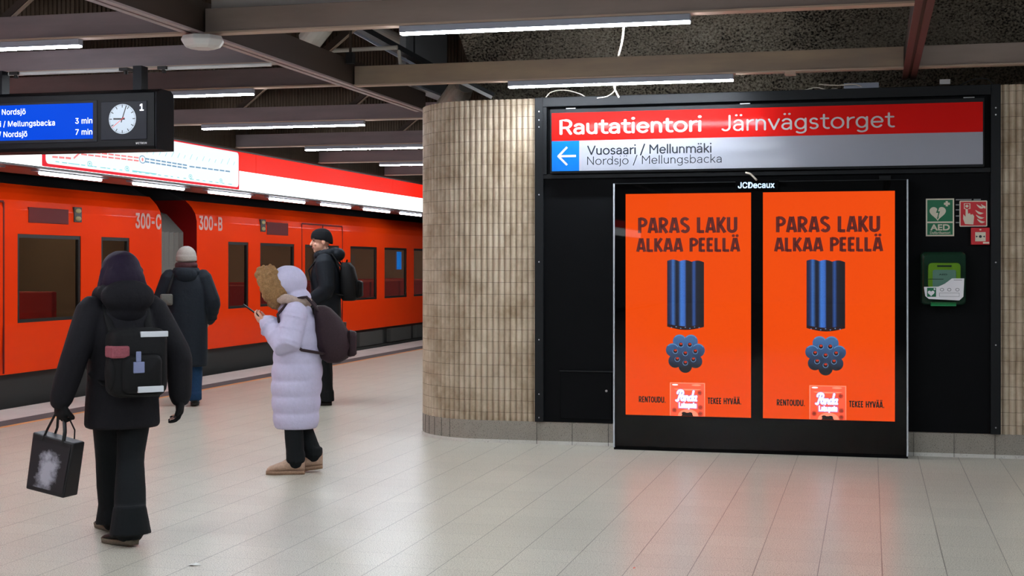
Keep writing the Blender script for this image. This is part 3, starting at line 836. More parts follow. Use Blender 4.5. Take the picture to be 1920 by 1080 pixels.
# ================================================================== LAMPS
def lamp(Y, x0, x1, label, group, z=ZBM):
    t = thing('fluorescent_lamp', ((x0 + x1) / 2, Y, z), label, 'ceiling lamp', group)
    B(x0, x1, Y + 0.005, Y + 0.065, z - 0.042, z).build('housing', 'lamp_end', t, bevel=0.004)
    B(x0 + 0.004, x1 - 0.004, Y + 0.01, Y + 0.06, z - 0.054, z - 0.0425).build('diffuser', 'lamp_tube', t, bevel=0.004)
GR = 'tube lamps under the right beams'; GL = 'tube lamps under the left beams'
lamp(8.45, -2.86, -1.04, 'long bright tube lamp along the top edge, under the nearest right beam', GR)
lamp(11.2, -2.86, -1.04, 'bright tube lamp right above the station sign', GR)
for Y, l in ((5.65, 'tube lamp overhead, one bay in front of the top edge lamp'), (2.9, 'tube lamp right above the camera position'), (0.15, 'tube lamp overhead just behind the camera')):
    lamp(Y, -2.86, -1.04, l, GR)
LT = {8.4: 'tube lamp at the top left edge under the nearest left beam', 11.12: 'tube lamp just right of the departure display', 13.85: 'middle tube lamp, left of the tiled corner, over the lightbox band',
      16.7: 'tube lamp meeting the tiled corner above the red band', 19.5: 'short-looking far tube lamp touching the tiled corner', 22.4: 'farthest tube lamp above the red band by the corner',
      5.65: 'left tube lamp overhead, one bay before the top left one', 2.9: 'left tube lamp level with the camera', 0.15: 'left tube lamp behind the camera', -2.6: 'left tube lamp well behind the camera',
      25.2: 'tube lamp hidden behind the tiled corner'}
for Y, l in LT.items(): lamp(Y, -6.9, -5.07, l, GL)

for Y, l in ((8.45, 'added right-hand tube lamp past the red-brown beam, out of frame'), (5.65, 'added right-hand tube lamp overhead past the red-brown beam'), (2.9, 'added right-hand tube lamp level with the camera')):
    lamp(Y, 2.0, 3.8, l, 'added tube lamps right of the frame')  # unseen lamps, added to brighten the floor at right

# ================================================================== LIGHT BOX BAND above the platform edge
XF = -7.9
seams = [-27.1, -21.53, -15.96, -10.39, -4.82, 0.75, 6.32, 11.89, 17.46, 23.04, 28.6, 34.2]
labs = ['second lightbox unit from the end behind the camera', 'third lightbox unit from the end behind the camera', 'lightbox unit three bays behind the camera', 'lightbox unit two bays behind the camera', 'lightbox unit just behind the camera', 'red and white lightbox unit beside the camera, out of frame', 'red and white lightbox unit left of the picture', 'lightbox unit behind the line map, partly under the departure display',
        'red and white glowing lightbox unit right of the line map', 'glowing lightbox unit running behind the tiled corner', 'lightbox unit hidden behind the tiled corner']
for (a, c), l in zip(zip(seams, seams[1:]), labs):
    t = thing('lightbox_sign', (XF, (a + c) / 2, 2.47), l, 'light box', 'red and white lightboxes over the platform edge')
    B(XF - 0.2, XF - 0.012, a, c, 2.462, 2.985).build('housing', 'box_frame', t)
    B(XF - 0.012, XF, a + 0.004, c - 0.004, 2.722, 2.968).build('red_panel', 'light_red', t)
    B(XF - 0.012, XF, a + 0.004, c - 0.004, 2.474, 2.722).build('white_panel', 'light_white', t)
    B(XF - 0.02, XF + 0.012, a, c, 2.968, 2.985).build('trim', 'box_frame', t)
    B(XF - 0.02, XF + 0.006, a, c, 2.455, 2.474).build('trim', 'box_frame', t)
def rrect(x0, x1, z0, z1, r, n=5):
    return arc(x1 - r, z1 - r, r, r, 0, 90, n) + arc(x0 + r, z1 - r, r, r, 90, 180, n) + arc(x0 + r, z0 + r, r, r, 180, 270, n) + arc(x1 - r, z0 + r, r, r, 270, 360, n)
def fromYZ(mb, poly, x0, x1):
    n = len(poly); i = len(mb.v)
    for x in (x0, x1): mb.v += [(x, p[0], p[1]) for p in poly]
    mb.f.append(tuple(i + n + k for k in range(n))); mb.f.append(tuple(i + k for k in reversed(range(n))))
    for k in range(n): mb.f.append((i + k, i + (k + 1) % n, i + n + (k + 1) % n, i + n + k))
    return mb
y0, y1 = 12.43, 16.92
t = thing('line_map', (XF + 0.01, (y0 + y1) / 2, 2.48), 'long white metro line map with red border on the lightbox band', 'map sign')
fromYZ(MB(), rrect(y0, y1, 2.478, 2.966, 0.02), XF + 0.001, XF + 0.012).build('border', 'map_border', t)
fromYZ(MB(), rrect(y0 + 0.05, y1 - 0.03, 2.508, 2.952, 0.05), XF + 0.012, XF + 0.016).build('panel', 'map_white', t)
PX = planeX(XF + 0.0165)
def mp(px, py): v = onX(px, py, XF + 0.0165); return (v.y, v.z)
red, blue, teal, wh = MB(), MB(), MB(), MB()
def dash(mb_, p, q, w, n, gap=0.18):
    for k in range(n):
        a_ = k / n; b_ = (k + 1 - gap) / n
        u = (p[0] + (q[0] - p[0]) * a_, p[1] + (q[1] - p[1]) * a_); v = (p[0] + (q[0] - p[0]) * b_, p[1] + (q[1] - p[1]) * b_)
        ribbon(mb_, [u, v], 0, w, PX, 0.001)
dash(red, mp(98, 294), mp(135, 297), 0.02, 3)
dash(red, mp(138, 297), mp(151, 285), 0.02, 1, 0)
for dz in (0.017, -0.017):
    a_, b_ = mp(152, 286), mp(262, 299); dash(red, (a_[0], a_[1] + dz), (b_[0], b_[1] + dz), 0.016, 9)
    a_, b_ = mp(271, 300), mp(352, 313); dash(blue, (a_[0], a_[1] + dz), (b_[0], b_[1] + dz), 0.016, 8)
dash(blue, mp(355, 312), mp(433, 322), 0.016, 7)
c_ = mp(267, 299); disc(blue, c_[0], c_[1], 0.075, 0.045, PX, 0.0015, 24, 0.8); disc(wh, c_[0], c_[1], 0.062, 0.037, PX, 0.0012); disc(red, c_[0], c_[1], 0.02, 0.02, PX, 0.002, 12)
for px, py in ((168, 307), (238, 316), (357, 331), (414, 339)):
    c_ = mp(px, py); disc(teal, c_[0], c_[1], 0.045, 0.028, PX, 0.001, 20, 0.75); disc(teal, c_[0], c_[1], 0.016, 0.012, PX, 0.001, 10)
for k in range(15):
    a_ = mp(275 + k * 11.6, 288 + k * 1.55); L_ = random.uniform(0.04, 0.09)
    ribbon(teal, [a_, (a_[0] + L_ * 0.9, a_[1] + L_)], 0, 0.008, PX, 0.001)
for k in range(28):
    a_ = mp(104 + k * 12, 303 + k * 1.55); ribbon(teal, [a_, (a_[0] + random.uniform(0.05, 0.12), a_[1])], 0, 0.009, PX, 0.001)
a_ = mp(248, 320); ribbon(teal, [a_, (a_[0] + 0.55, a_[1] - 0.004)], 0, 0.01, PX, 0.001)
red.build('red_line', 'map_red', t); blue.build('blue_line', 'map_blue', t); teal.build('symbols', 'map_teal', t); wh.build('interchange_disc', 'map_white', t)
# soffit behind the band and the row of platform-edge tubes
struct(B(-8.76, XF - 0.2, -34, 45, 2.475, 2.5).build('trim_11', 'soffit'), 'brown soffit board between lightbox band and train', 'soffit')
LE = ['first tube on the soffit at the left edge', 'second soffit tube from the left, under the line map', 'soffit tube above the train gangway', 'soffit tube below the right end of the line map',
      'fifth soffit tube, just right of the map', 'sixth soffit tube, above the man in the black hat', 'seventh soffit tube, left of the tiled corner', 'last soffit tube, touching the tiled corner']
ys = [(10.9, 12.05), (12.81, 13.98), (14.7, 15.91), (16.61, 17.83), (18.5, 19.74), (20.42, 21.66), (22.31, 23.6), (24.2, 25.4)]
for (a, c), l in zip(ys, LE):
    t = thing('soffit_lamp', (-8.16, (a + c) / 2, 2.475), l + ' of the platform edge', 'strip lamp', 'tube lamps on the platform edge soffit')
    B(-8.2, -8.12, a - 0.1, c + 0.1, 2.452, 2.475).build('housing', 'lamp_end', t)
    MB().tube([(-8.16, a, 2.436), (-8.16, c, 2.436)], 0.016, 12).build('tube', 'edge_tube', t, smooth=True)

# ================================================================== TRAIN
XT = -8.84
t_train = thing('metro_train', (XT - 1.4, 17, 0), 'bright orange-red metro train standing at the platform', 'train')
def side_x(z):
    """outward profile of the car side"""
    if z > 2.1: return XT - 0.22 * ((z - 2.1) / 0.32) ** 2
    if z < 0.9: return XT - 0.03 * ((0.9 - z) / 0.55)
    return XT
def sy(px): return onX(px, 500, XT).y
def car(y0, y1, wins, doors, name='car_body'):
    zb = [0.345, 0.6, 0.885, 1.35, 1.84, 2.1, 2.2, 2.28, 2.34, 2.385]
    cut = sorted(set([y0, y1] + [v for w in wins for v in w[:2]]))
    b = MB()
    for ya, yb in zip(cut, cut[1:]):
        for za, zc in zip(zb, zb[1:]):
            hole = any(w[0] <= ya + 1e-6 and yb <= w[1] + 1e-6 and za >= 0.88 and zc <= 1.85 for w in wins)
            if not hole: b.quad((side_x(za), ya, za), (side_x(zc), ya, zc), (side_x(zc), yb, zc), (side_x(za), yb, za))
    for w in wins:     # reveals
        a, c = w[:2]
        for (p, q) in (((a, 0.885), (a, 1.84)), ((c, 0.885), (c, 1.84)), ((a, 0.885), (c, 0.885)), ((a, 1.84), (c, 1.84))):
            b.quad((XT, p[0], p[1]), (XT, q[0], q[1]), (XT - 0.05, q[0], q[1]), (XT - 0.05, p[0], p[1]))
    ends = []
    for y in (y0, y1):  # end walls with the rounded shoulder
        poly = [(side_x(z), z) for z in zb] + [(XT - 2.8 - (side_x(z) - XT), z) for z in reversed(zb)]
        ends.append((poly, y))
    b.quad((XT - 2.8, y0, 0.345), (XT - 2.8, y1, 0.345), (XT - 2.8, y1, 2.385), (XT - 2.8, y0, 2.385))
    body = b.build(name, 'train_red', t_train, recalc=False)
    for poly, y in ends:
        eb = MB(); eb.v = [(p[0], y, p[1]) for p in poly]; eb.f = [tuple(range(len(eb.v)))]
        tag(eb.build('end_wall', 'train_end_shade', body), 'gangway end wall, its red darkened for the shade of the gap')
    for w in wins:
        a, c = w[:2]
        f = MB()
        for (ya, yb, za, zc) in ((a, c, 0.885, 0.92), (a, c, 1.80, 1.84), (a, a + 0.04, 0.92, 1.80), (c - 0.04, c, 0.92, 1.80)): f.box(XT - 0.05, XT - 0.008, ya, yb, za, zc)
        fr = f.build('window', 'frame_black', body)
        B(XT - 0.034, XT - 0.028, a + 0.04, c - 0.04, 0.92, 1.80).build('pane', 'window_glass', fr)
    for a, c in doors:
        d = MB()
        for y in (a, (a + c) / 2, c): d.box(XT - 0.004, XT + 0.003, y - 0.012, y + 0.012, 0.36, 2.17)
        d.box(XT - 0.004, XT + 0.003, a, c, 2.165, 2.185)
        tag(d.build('door', 'train_dark_red', body), 'dark seams of a double sliding door')
    # roof, skirt, inside
    r = MB(); r.prism([(XT - 0.2, 2.385), (XT - 0.3, 2.44), (XT - 0.6, 2.62), (XT - 1.4, 2.72), (XT - 2.2, 2.62), (XT - 2.6, 2.385)], y0, y1); r.build('roof', 'train_roof', body)
    B(XT - 2.7, XT - 0.1, y0 + 0.1, y1 - 0.1, -0.55, 0.345).build('skirt', 'train_skirt', body)
    n = MB()
    n.quad((XT - 2.72, y0 + 0.1, 0.36), (XT - 2.72, y1 - 0.1, 0.36), (XT - 2.72, y1 - 0.1, 2.3), (XT - 2.72, y0 + 0.1, 2.3))
    n.quad((XT - 2.72, y0 + 0.1, 0.37), (XT - 2.72, y1 - 0.1, 0.37), (XT - 0.06, y1 - 0.1, 0.37), (XT - 0.06, y0 + 0.1, 0.37))
    n.quad((XT - 2.72, y0 + 0.1, 2.3), (XT - 2.72, y1 - 0.1, 2.3), (XT - 0.16, y1 - 0.1, 2.3), (XT - 0.16, y0 + 0.1, 2.3))
    for y in (y0 + 0.1, y1 - 0.1): n.quad((XT - 2.72, y, 0.36), (XT - 0.06, y, 0.36), (XT - 0.12, y, 2.3), (XT - 2.72, y, 2.3))
    n.build('saloon_lining', 'interior', body, recalc=False)
    B(XT - 1.5, XT - 1.3, y0 + 0.5, y1 - 0.5, 2.27, 2.295).build('saloon_light', 'saloon_tube', body)
    yy = max(y0 + 0.4, 12.4)
    while yy < min(y1 - 1.0, 33):
        for xs_ in (XT - 0.75, XT - 2.15):
            q_ = MB(); q_.box(xs_ - 0.45, xs_ + 0.45, yy, yy + 0.5, 0.7, 0.8); q_.box(xs_ - 0.45, xs_ + 0.45, yy + 0.5, yy + 0.6, 0.75, 1.2)
            q_.box(xs_ - 0.4, xs_ + 0.4, yy + 0.05, yy + 0.55, 0.37, 0.7)
            q_.build('seat', 'seat_red', body, bevel=0.02)
        yy += 1.7
    return body
S_ = sy
bodyC = car(3.0, sy(303), [(7.4, 8.7), (9.2, 10.4), (11.35, 12.1), (12.3, 13.05), (sy(33), sy(152)), (sy(190), sy(243))], [(11.2, 13.2)])
bodyB = car(sy(369), 42.0, [(sy(428), sy(466)), (sy(488), sy(552)), (sy(572), sy(600)), (sy(609), sy(636)), (sy(657), sy(707)), (sy(721), sy(763)), (sy(776), 28.4), (29.0, 30.4)], [(sy(566), sy(642))])
# destination displays, side lamps and stencilled numbers
def plate(body, name, pa, pb, m, thick=0.012):
    a, c = onX(*pa, XT), onX(*pb, XT)
    return B(XT - 0.02, XT + thick, a.y, c.y, min(a.z, c.z), max(a.z, c.z)).build(name, m, body, bevel=0.004)
plate(bodyC, 'destination_display', (53, 388), (128, 421), 'train_dark_red', 0.006)
plate(bodyB, 'destination_display', (500, 416), (540, 442), 'train_dark_red', 0.006)
for body, px, ym, yb in ((bodyC, (138, 152), (389, 402), (404, 416)), (bodyB, (488, 497), (412, 422), (424, 434))):
    f = plate(body, 'side_indicator', (px[0], ym[0] - 1), (px[1], yb[1] + 1), 'train_grey')
    for yy in (ym, yb):
        c_ = onX((px[0] + px[1]) / 2, (yy[0] + yy[1]) / 2, XT)
        MB().ell((XT + 0.012, c_.y, c_.z), (0.02, 0.06, 0.03), 14, 8).build('lens', 'indicator', f, smooth=True)
for body, x0, x1, ya, yb, s in ((bodyC, 254, 301, 403, 427, '300-C'), (bodyB, 373, 416, 408, 430, '300-B')):
    m_ = MB(); a, c = onX(x0, yb, XT), onX(x1, ya, XT)
    text_into(m_, s, planeX(XT + 0.001), a.y, c.y, a.z, c.z, bold=0.02, depth=0.003)
    tag(m_.build('number', 'train_text', body, recalc=False), 'pale stencilled car number')
# gangway between the cars
g0, g1 = sy(303), sy(369); XG = XT - 0.20
b = MB(); n = 7
ring = [(XG, -0.1), (XG, 1.95), (XG - 0.25, 2.2), (XG - 0.7, 2.33), (XG - 1.7, 2.33), (XG - 2.15, 2.2), (XG - 2.4, 1.95), (XG - 2.4, -0.1)]
rs = []
for k in range(2 * n + 1):
    y = g0 + (g1 - g0) * k / (2 * n); s = 0.0 if k % 2 == 0 else 0.022
    rs.append([(x - (s if x > XG - 1.2 else -s), y, z - s * 0.5) for x, z in ring])
b.rings(rs, cap=False); b.build('gangway_bellows', 'bellows', t_train)
k_ = MB()
for (yy) in (24.0, 25.7, 27.3):
    k_ = MB(); k_.box(XT - 0.12, XT - 0.02, yy, yy + 1.25, 0.04, 0.3); k_.build('equipment_box', 'under_box', bodyB, bevel=0.01)
B(XT - 0.06, XT - 0.015, 23.0, 42, -0.03, 0.03).build('step_rail', 'train_grey', bodyB)
b = plate(bodyB, 'blue_marking', (746, 472), (754, 505), 'blue_mark', -0.018)
b = MB(); a, c = onX(668, 560, XT - 0.5), onX(706, 492, XT - 0.5)
B(XT - 2.7, XT - 2.66, a.y + 3.3, c.y + 4.6, 0.9, 1.75).build('route_poster', 'label_grey', bodyB)

# ================================================================== DEPARTURE DISPLAY
DY0, DY1 = 9.52, 9.8
XDR = onY(290, 200, DY0).x
t = thing('departure_display', (-6.1, DY0 + 0.15, 2.84), 'black hanging departure display with blue screen and analogue clock', 'information display')
ztop, zbot = onY(286, 172, DY0).z, onY(290, 274, DY0).z
poly = [(DY0, zbot), (DY0, ztop), (DY0 + 0.08, ztop + 0.03), (DY1 - 0.05, ztop + 0.03), (DY1, ztop), (DY1, zbot - 0.02), (DY0 + 0.02, zbot - 0.02)]
def yz_box(x0, x1, poly): return fromYZ(MB(), poly, x0, x1)
yz_box(-7.4, XDR, poly).build('housing', 'disp_black', t, bevel=0.006)
e_ = [(p[0] + (0.0 if p[0] > DY0 + 0.001 else 0.004), p[1]) for p in poly]
yz_box(XDR, XDR + 0.012, e_).build('end_cap', 'disp_side', t, bevel=0.005)
x_r = onY(175, 225, DY0).x; za, zc = onY(177, 260, DY0).z, onY(174, 193, DY0).z
B(-7.32, x_r + 0.035, DY0 - 0.006, DY0, za - 0.025, zc + 0.02).build('screen_bezel', 'disp_side', t, bevel=0.003)
scr = B(-7.3, x_r, DY0 - 0.009, DY0 - 0.004, za, zc).build('screen', 'disp_blue', t)
tx = MB(); PY = planeY(DY0 - 0.0095)
def q(px, py): v = onY(px, py, DY0 - 0.0095); return v.x, v.z
def line(body, x_end=None, x_start=None, base=0, capz=0.0, right=False):
    z = base
    text_into(tx, body, PY, None if right or x_end is not None else x_start, x_end, z, z + capz, cap='N', align='r', bold=0.004, space=1.02)
ch_ = q(0, 240)[1] - q(0, 250)[1]
for body, px, py, dst in (('Vuosaari / Nordsjö', 48, 214, None), ('Mellunmäki / Mellungsbacka', 103, 235, '3 min'), ('Vuosaari / Nordsjö', 51, 256, '7 min')):
    x, z = q(px, py); line(body, x_end=x, base=z, capz=ch_)
    if dst: x, z = q(173, py - 4); line(dst, x_end=x, base=z, capz=ch_)
tx.build('lettering', 'disp_text', scr, recalc=False)
# clock
cpx = B(onY(190, 220, DY0).x, onY(276, 220, DY0).x, DY0 - 0.006, DY0, onY(230, 262, DY0).z, onY(230, 190, DY0).z).build('clock_panel', 'clock_panel', t, bevel=0.003)
cx, cz = q(229.3, 223); R_ = (q(254.5, 223)[0] - q(204, 223)[0]) / 2
MB().cyl((cx, DY0 - 0.01, cz), (cx, DY0 - 0.004, cz), R_, 48).build('clock_face', 'clock_white', cpx)
PC = planeY(DY0 - 0.0102); tk = MB()
for k in range(60):
    a = 2 * PI * k / 60; r0, w = ((0.76, 0.055) if k % 5 == 0 else (0.89, 0.022))
    ribbon(tk, [(cx + math.sin(a) * R_ * r0, cz + math.cos(a) * R_ * r0), (cx + math.sin(a) * R_ * 0.97, cz + math.cos(a) * R_ * 0.97)], 0, R_ * w, PC, 0.0004)
tk.build('minute_marks', 'clock_black', cpx)
def hand(name, deg, l0, l1, w, m, d):
    a = math.radians(deg); h = MB()
    ribbon(h, [(cx - math.sin(a) * R_ * l0, cz - math.cos(a) * R_ * l0), (cx + math.sin(a) * R_ * l1, cz + math.cos(a) * R_ * l1)], 0, R_ * w, PC, d); h.build(name, m, cpx)
hand('minute_hand', 19, 0.25, 0.95, 0.07, 'clock_black', 0.0010); hand('hour_hand', 271, 0.2, 0.66, 0.11, 'clock_black', 0.0014); hand('second_hand', 233, 0.2, 0.95, 0.035, 'clock_red', 0.0018)
n1 = MB(); x, z = q(262, 207); text_into(n1, '1', planeY(DY0 - 0.0065), x, None, z, q(262, 195)[1], bold=0.02); n1.build('platform_number', 'disp_text', cpx, recalc=False)
n1 = MB(); x, z = q(254, 270); text_into(n1, 'MITRON', planeY(DY0 - 0.0005), x, q(274, 270)[0], z, q(254, 266.5)[1], bold=0.02, space=1.2); n1.build('maker_mark', 'white_metal', t, recalc=False)
for px in (262, 2):
    x = onY(px, 130, 9.7).x; B(x - 0.035, x + 0.035, 9.66, 9.76, ztop + 0.02, 3.0).build('hanger', 'disp_side', t)

# ================================================================== STATION SIGN
t = thing('station_sign', (-0.86, YW - 0.1, 2.26), 'long red and white station name sign on the black cladding', 'station sign')
SYF = YW - 0.1
B(-2.585, 0.855, SYF + 0.004, YW + 0.01, 2.264, 2.80).build('case', 'black_trim', t, bevel=0.004)
sx0, sx1, sz0, szm, sz1 = -2.568, 0.843, 2.284, 2.534, 2.766
B(sx0, sx1, SYF - 0.004, SYF + 0.006, szm, sz1).build('red_panel', 'sign_red', t)
B(sx0 + 0.232, sx1, SYF - 0.004, SYF + 0.006, sz0, szm).build('white_panel', 'sign_white', t)
B(sx0, sx0 + 0.232, SYF - 0.004, SYF + 0.006, sz0, szm).build('blue_panel', 'sign_blue', t)
SP = planeY(SYF - 0.0045)
def sq(px, py): v = onY(px, py, SYF - 0.0045); return v.x, v.z
def sign_text(name, body, xa, xc, zb, zt, m, w):
    m_ = MB(); round_text(m_, body, sq(xa, 250)[0], sq(xc, 250)[0], zb, zt, SP, w); return m_.build(name, m, t, recalc=False)
zb_ = sq(1050, 253)[1]; zt_ = sq(1050, 224)[1]
sign_text('station_name', 'Rautatientori', 1049, 1315, zb_, zt_, 'letter_white', 0.14)
sign_text('swedish_name', 'Järnvägstorget', 1353, 1678, zb_ - 0.004, zt_ + 0.004, 'letter_white', 0.095)
sign_text('direction_text', 'Vuosaari / Mellunmäki', 1101, 1334, sq(1102, 291)[1], sq(1102, 273)[1], 'letter_navy', 0.125)
sign_text('direction_text', 'Nordsjö / Mellungsbacka', 1101, 1353, sq(1102, 310)[1], sq(1102, 293)[1], 'letter_navy', 0.075)
a_ = MB(); p0, p1 = sq(1047, 293), sq(1080, 293); s_ = (p1[0] - p0[0])
z_ = p0[1]
ribbon(a_, [(p0[0] + 0.01, z_), (p1[0], z_)], 0, 0.018, SP, 0.001)
ribbon(a_, [(p0[0] + s_ * 0.5, z_ + s_ * 0.5), (p0[0], z_)], 0, 0.018, SP, 0.0012); ribbon(a_, [(p0[0], z_), (p0[0] + s_ * 0.5, z_ - s_ * 0.5)], 0, 0.018, SP, 0.0014)
disc(a_, p0[0], z_, 0.009, 0.009, SP, 0.0016, 12)
a_.build('arrow', 'letter_white', t)
for px, py in ((1070, 206), (1397, 196), (1817, 184)):
    p = onY(px, py, SYF); B(p.x - 0.04, p.x + 0.04, SYF + 0.0, SYF + 0.03, 2.80, 2.806).build('clip', 'screw', t)

# ================================================================== ADVERT CASE AND POSTERS
KY = 11.45
t_k = thing('advert_case', (-0.875, KY + 0.1, 0), 'tall black glazed advert case holding two orange posters', 'advertising case')
kx0, kx1, kzt = -2.022, 0.273, 2.165
posters = [(-1.936, -0.923), (-0.830, 0.185)]
PZ0, PZ1 = 0.285, 2.083
fr = MB()
fr.box(kx0, kx1, KY + 0.032, YW, 0.03, kzt)
body = fr.build('case', 'kiosk_black', t_k)
fm = MB()
for x0, x1, z0, z1 in ((kx0, posters[0][0], 0.03, kzt), (posters[0][1], posters[1][0], 0.03, kzt), (posters[1][1], kx1, 0.03, kzt), (posters[0][0], posters[0][1], PZ1, kzt), (posters[1][0], posters[1][1], PZ1, kzt),
                       (posters[0][0], posters[0][1], 0.03, PZ0), (posters[1][0], posters[1][1], 0.03, PZ0)):
    fm.box(x0, x1, KY + 0.012, KY + 0.03, z0, z1)
fm.build('frame', 'kiosk_black', t_k)
B(kx0, kx1, KY + 0.002, KY + 0.008, 0.03, kzt).build('front_glass', 'front_glass', t_k)
for x in (kx0 - 0.012, kx1): B(x, x + 0.012, KY - 0.002, YW, 0.02, kzt + 0.004).build('side_edge', 'kiosk_edge', t_k)
B(kx0, kx1, KY, YW, kzt, kzt + 0.006).build('top_edge', 'black_trim', t_k)
B(kx0 - 0.01, kx1 + 0.01, KY + 0.02, YW, 0.0, 0.03).build('foot', 'black_void', t_k)
p0, p1 = onY(1379, 357, KY - 0.02), onY(1460, 337, KY - 0.02)
pl = B(p0.x, p1.x, KY - 0.02, KY, p0.z, p1.z).build('name_plate', 'kiosk_black', t_k, bevel=0.003)
m_ = MB(); a_, c_ = onY(1384, 353, KY - 0.02), onY(1452, 341, KY - 0.02)
text_into(m_, 'JCDecaux', planeY(KY - 0.0205), a_.x, c_.x, a_.z, c_.z, bold=0.014); m_.build('lettering', 'letter_lit', pl, recalc=False)
p = onY(1660, 331, KY); B(p.x - 0.045, p.x + 0.045, YW - 0.05, YW, 2.18, 2.212).build('latch', 'black_trim', t_k, bevel=0.003)
PQ = KY + 0.028
def poster(idx, label):
    x0, x1 = posters[idx]; dx = x0 - posters[0][0]
    t = thing('advert_poster', ((x0 + x1) / 2, PQ, PZ0), label, 'poster', 'orange posters in the advert case')
    B(x0, x1, PQ - 0.001, PQ + 0.003, PZ0, PZ1).build('sheet', 'poster_orange', t)
    P = planeY(PQ - 0.0012)
    def u(px, py): v = onY(px, py, PQ); return v.x + dx, v.z
    fill, lines = MB(), MB()
    for s, a, c in (('PARAS LAKU', (1197, 437), (1382, 407)), ('ALKAA PEELLÄ', (1194, 472), (1387, 446))):
        (xa, za), (xc, zc) = u(*a), u(*c)
        stroke_text(s, xa, xc, za, zc, P, [(fill, [0], 0.19, 0.0004), (lines, [-0.086, -0.03, 0.03, 0.086], 0.024, 0.0008)])
    fill.build('headline', 'print_maroon', t); lines.build('headline_lines', 'print_dark', t)
    sm = MB()
    for s, a, c in (('RENTOUDU.', (1198, 754), (1248, 744)), ('TEKEE HYVÄÄ.', (1327, 757), (1390, 747))):
        (xa, za), (xc, zc) = u(*a), u(*c); stroke_text(s, xa, xc, za, zc, P, [(sm, [0], 0.2, 0.0006)])
    sm.build('tagline', 'print_black', t)
    # liquorice sticks
    (xa, zt), (xc, zb) = u(1251, 489), u(1320, 612); w = xc - xa
    lob = []
    for k in range(25):
        f = k / 24.0; lob.append((xa + w * f, f))
    st = MB()
    for (xa_, fa), (xb_, fb) in zip(lob, lob[1:]):
        def top(f): return zt + 0.012 * abs(math.sin(f * 3 * PI)) - 0.012 * f
        def bot(f): return zb - 0.018 * math.sin(f * PI) + 0.01 * abs(math.sin(f * 3 * PI))
        st.quad(P(xa_, bot(fa), 0.0005), P(xb_, bot(fb), 0.0005), P(xb_, top(fb), 0.0005), P(xa_, top(fa), 0.0005), [(fa, 0), (fb, 0), (fb, 1), (fa, 1)])
    st.build('liquorice_stick_print', 'print_liquorice', t, recalc=False)
    ed = MB()
    pts = [(xa + w * k / 20.0, zb - 0.018 * math.sin(k / 20.0 * PI) + 0.018) for k in range(21)]
    polyface(ed, pts + [(xa + w * k / 20.0, zb - 0.026 * math.sin(k / 20.0 * PI) - 0.004) for k in range(20, -1, -1)], P, 0.0008)
    ed.build('liquorice_end_print', 'print_dark', t)
    dt = MB()
    for k in range(7): disc(dt, xa + w * (0.12 + 0.125 * k), zb - 0.012 * math.sin((k + 1) / 8 * PI) + (0.003 if k % 2 else -0.006), 0.006, 0.004, P, 0.0011, 8)
    dt.build('liquorice_dots_print', 'print_flower_rim', t)
    # liquorice flower: seven round lobes, eight holes
    cx_, cz_ = u(1285, 662); rr = (u(1322, 662)[0] - u(1248, 662)[0]) / 2
    fl, rim, ho, hd = MB(), MB(), MB(), MB()
    def cuv(cx, cz, rx, rz, n=24): return [(0.5, (cz + rz * math.sin(2 * PI * k / n) - cz_ + rr) / (2 * rr)) for k in range(n)]
    for k in range(7):
        a = math.radians(-90 + 360 / 7 * k); lx, lz = cx_ + math.cos(a) * rr * 0.66, cz_ + math.sin(a) * rr * 0.66
        disc(fl, lx, lz, rr * 0.345, rr * 0.345, P, 0.0005 + k * 0.00002); fl.uv[len(fl.f) - 1] = cuv(lx, lz, rr * 0.34, rr * 0.34)
        b0 = math.degrees(a) - 75
        if math.sin(a) > -0.2: ribbon(rim, arc(lx, lz, rr * 0.31, rr * 0.31, 30, 140, 8), 0, rr * 0.04, P, 0.0009)
    disc(fl, cx_, cz_, rr * 0.62, rr * 0.62, P, 0.0007); fl.uv[len(fl.f) - 1] = cuv(cx_, cz_, rr * 0.62, rr * 0.62)
    for k in range(8):
        if k < 7:
            a = math.radians(-90 + 360 / 7 * k); hx, hz = cx_ + math.cos(a) * rr * 0.52, cz_ + math.sin(a) * rr * 0.48
        else: hx, hz = cx_, cz_
        disc(rim, hx, hz - rr * 0.02, rr * 0.135, rr * 0.13, P, 0.0009, 16, 0.8); disc(hd, hx, hz, rr * 0.11, rr * 0.105, P, 0.0010, 16); disc(ho, hx + rr * 0.01, hz + rr * 0.03, rr * 0.075, rr * 0.05, P, 0.0012, 14)
    fl.build('liquorice_flower_print', 'print_flower', t, recalc=False); rim.build('flower_highlight_print', 'print_flower_rim', t); hd.build('flower_hole_print', 'print_dark', t); ho.build('flower_hole_print', 'print_hole', t)
    # sweet packet cut off by the lower edge
    (xa, zt), (xc, zb) = u(1257, 717), u(1321, 780); pk, pe, pw, pv, pb = MB(), MB(), MB(), MB(), MB(); w = xc - xa
    zb = PZ0 + 0.001
    polyface(pe, [(xa - 0.004, zb), (xc + 0.004, zb), (xc + 0.004, zt), (xa - 0.004, zt)], P, 0.0004)
    polyface(pk, [(xa, zb), (xc, zb), (xc - 0.004, zt - 0.006), (xa + 0.004, zt - 0.006)], P, 0.0006)
    disc(pe, xa + w * 0.76, zt - 0.018, w * 0.14, 0.008, P, 0.0008, 16); disc(pw, xa + w * 0.14, zt - 0.018, w * 0.09, 0.006, P, 0.0010, 14)
    polyface(pe, arc(xa + w * 0.5, zt - 0.05, w * 0.4, 0.012, 180, 360, 12), P, 0.0008)
    def fl_small(x, z, r):
        for k in range(7):
            a = 2 * PI * k / 7; disc(pb, x + math.cos(a) * r * 0.65, z + math.sin(a) * r * 0.65, r * 0.36, r * 0.36, P, 0.0008, 10, 0.55)
        disc(pb, x, z, r * 0.35, r * 0.35, P, 0.0009, 10, 0.5)
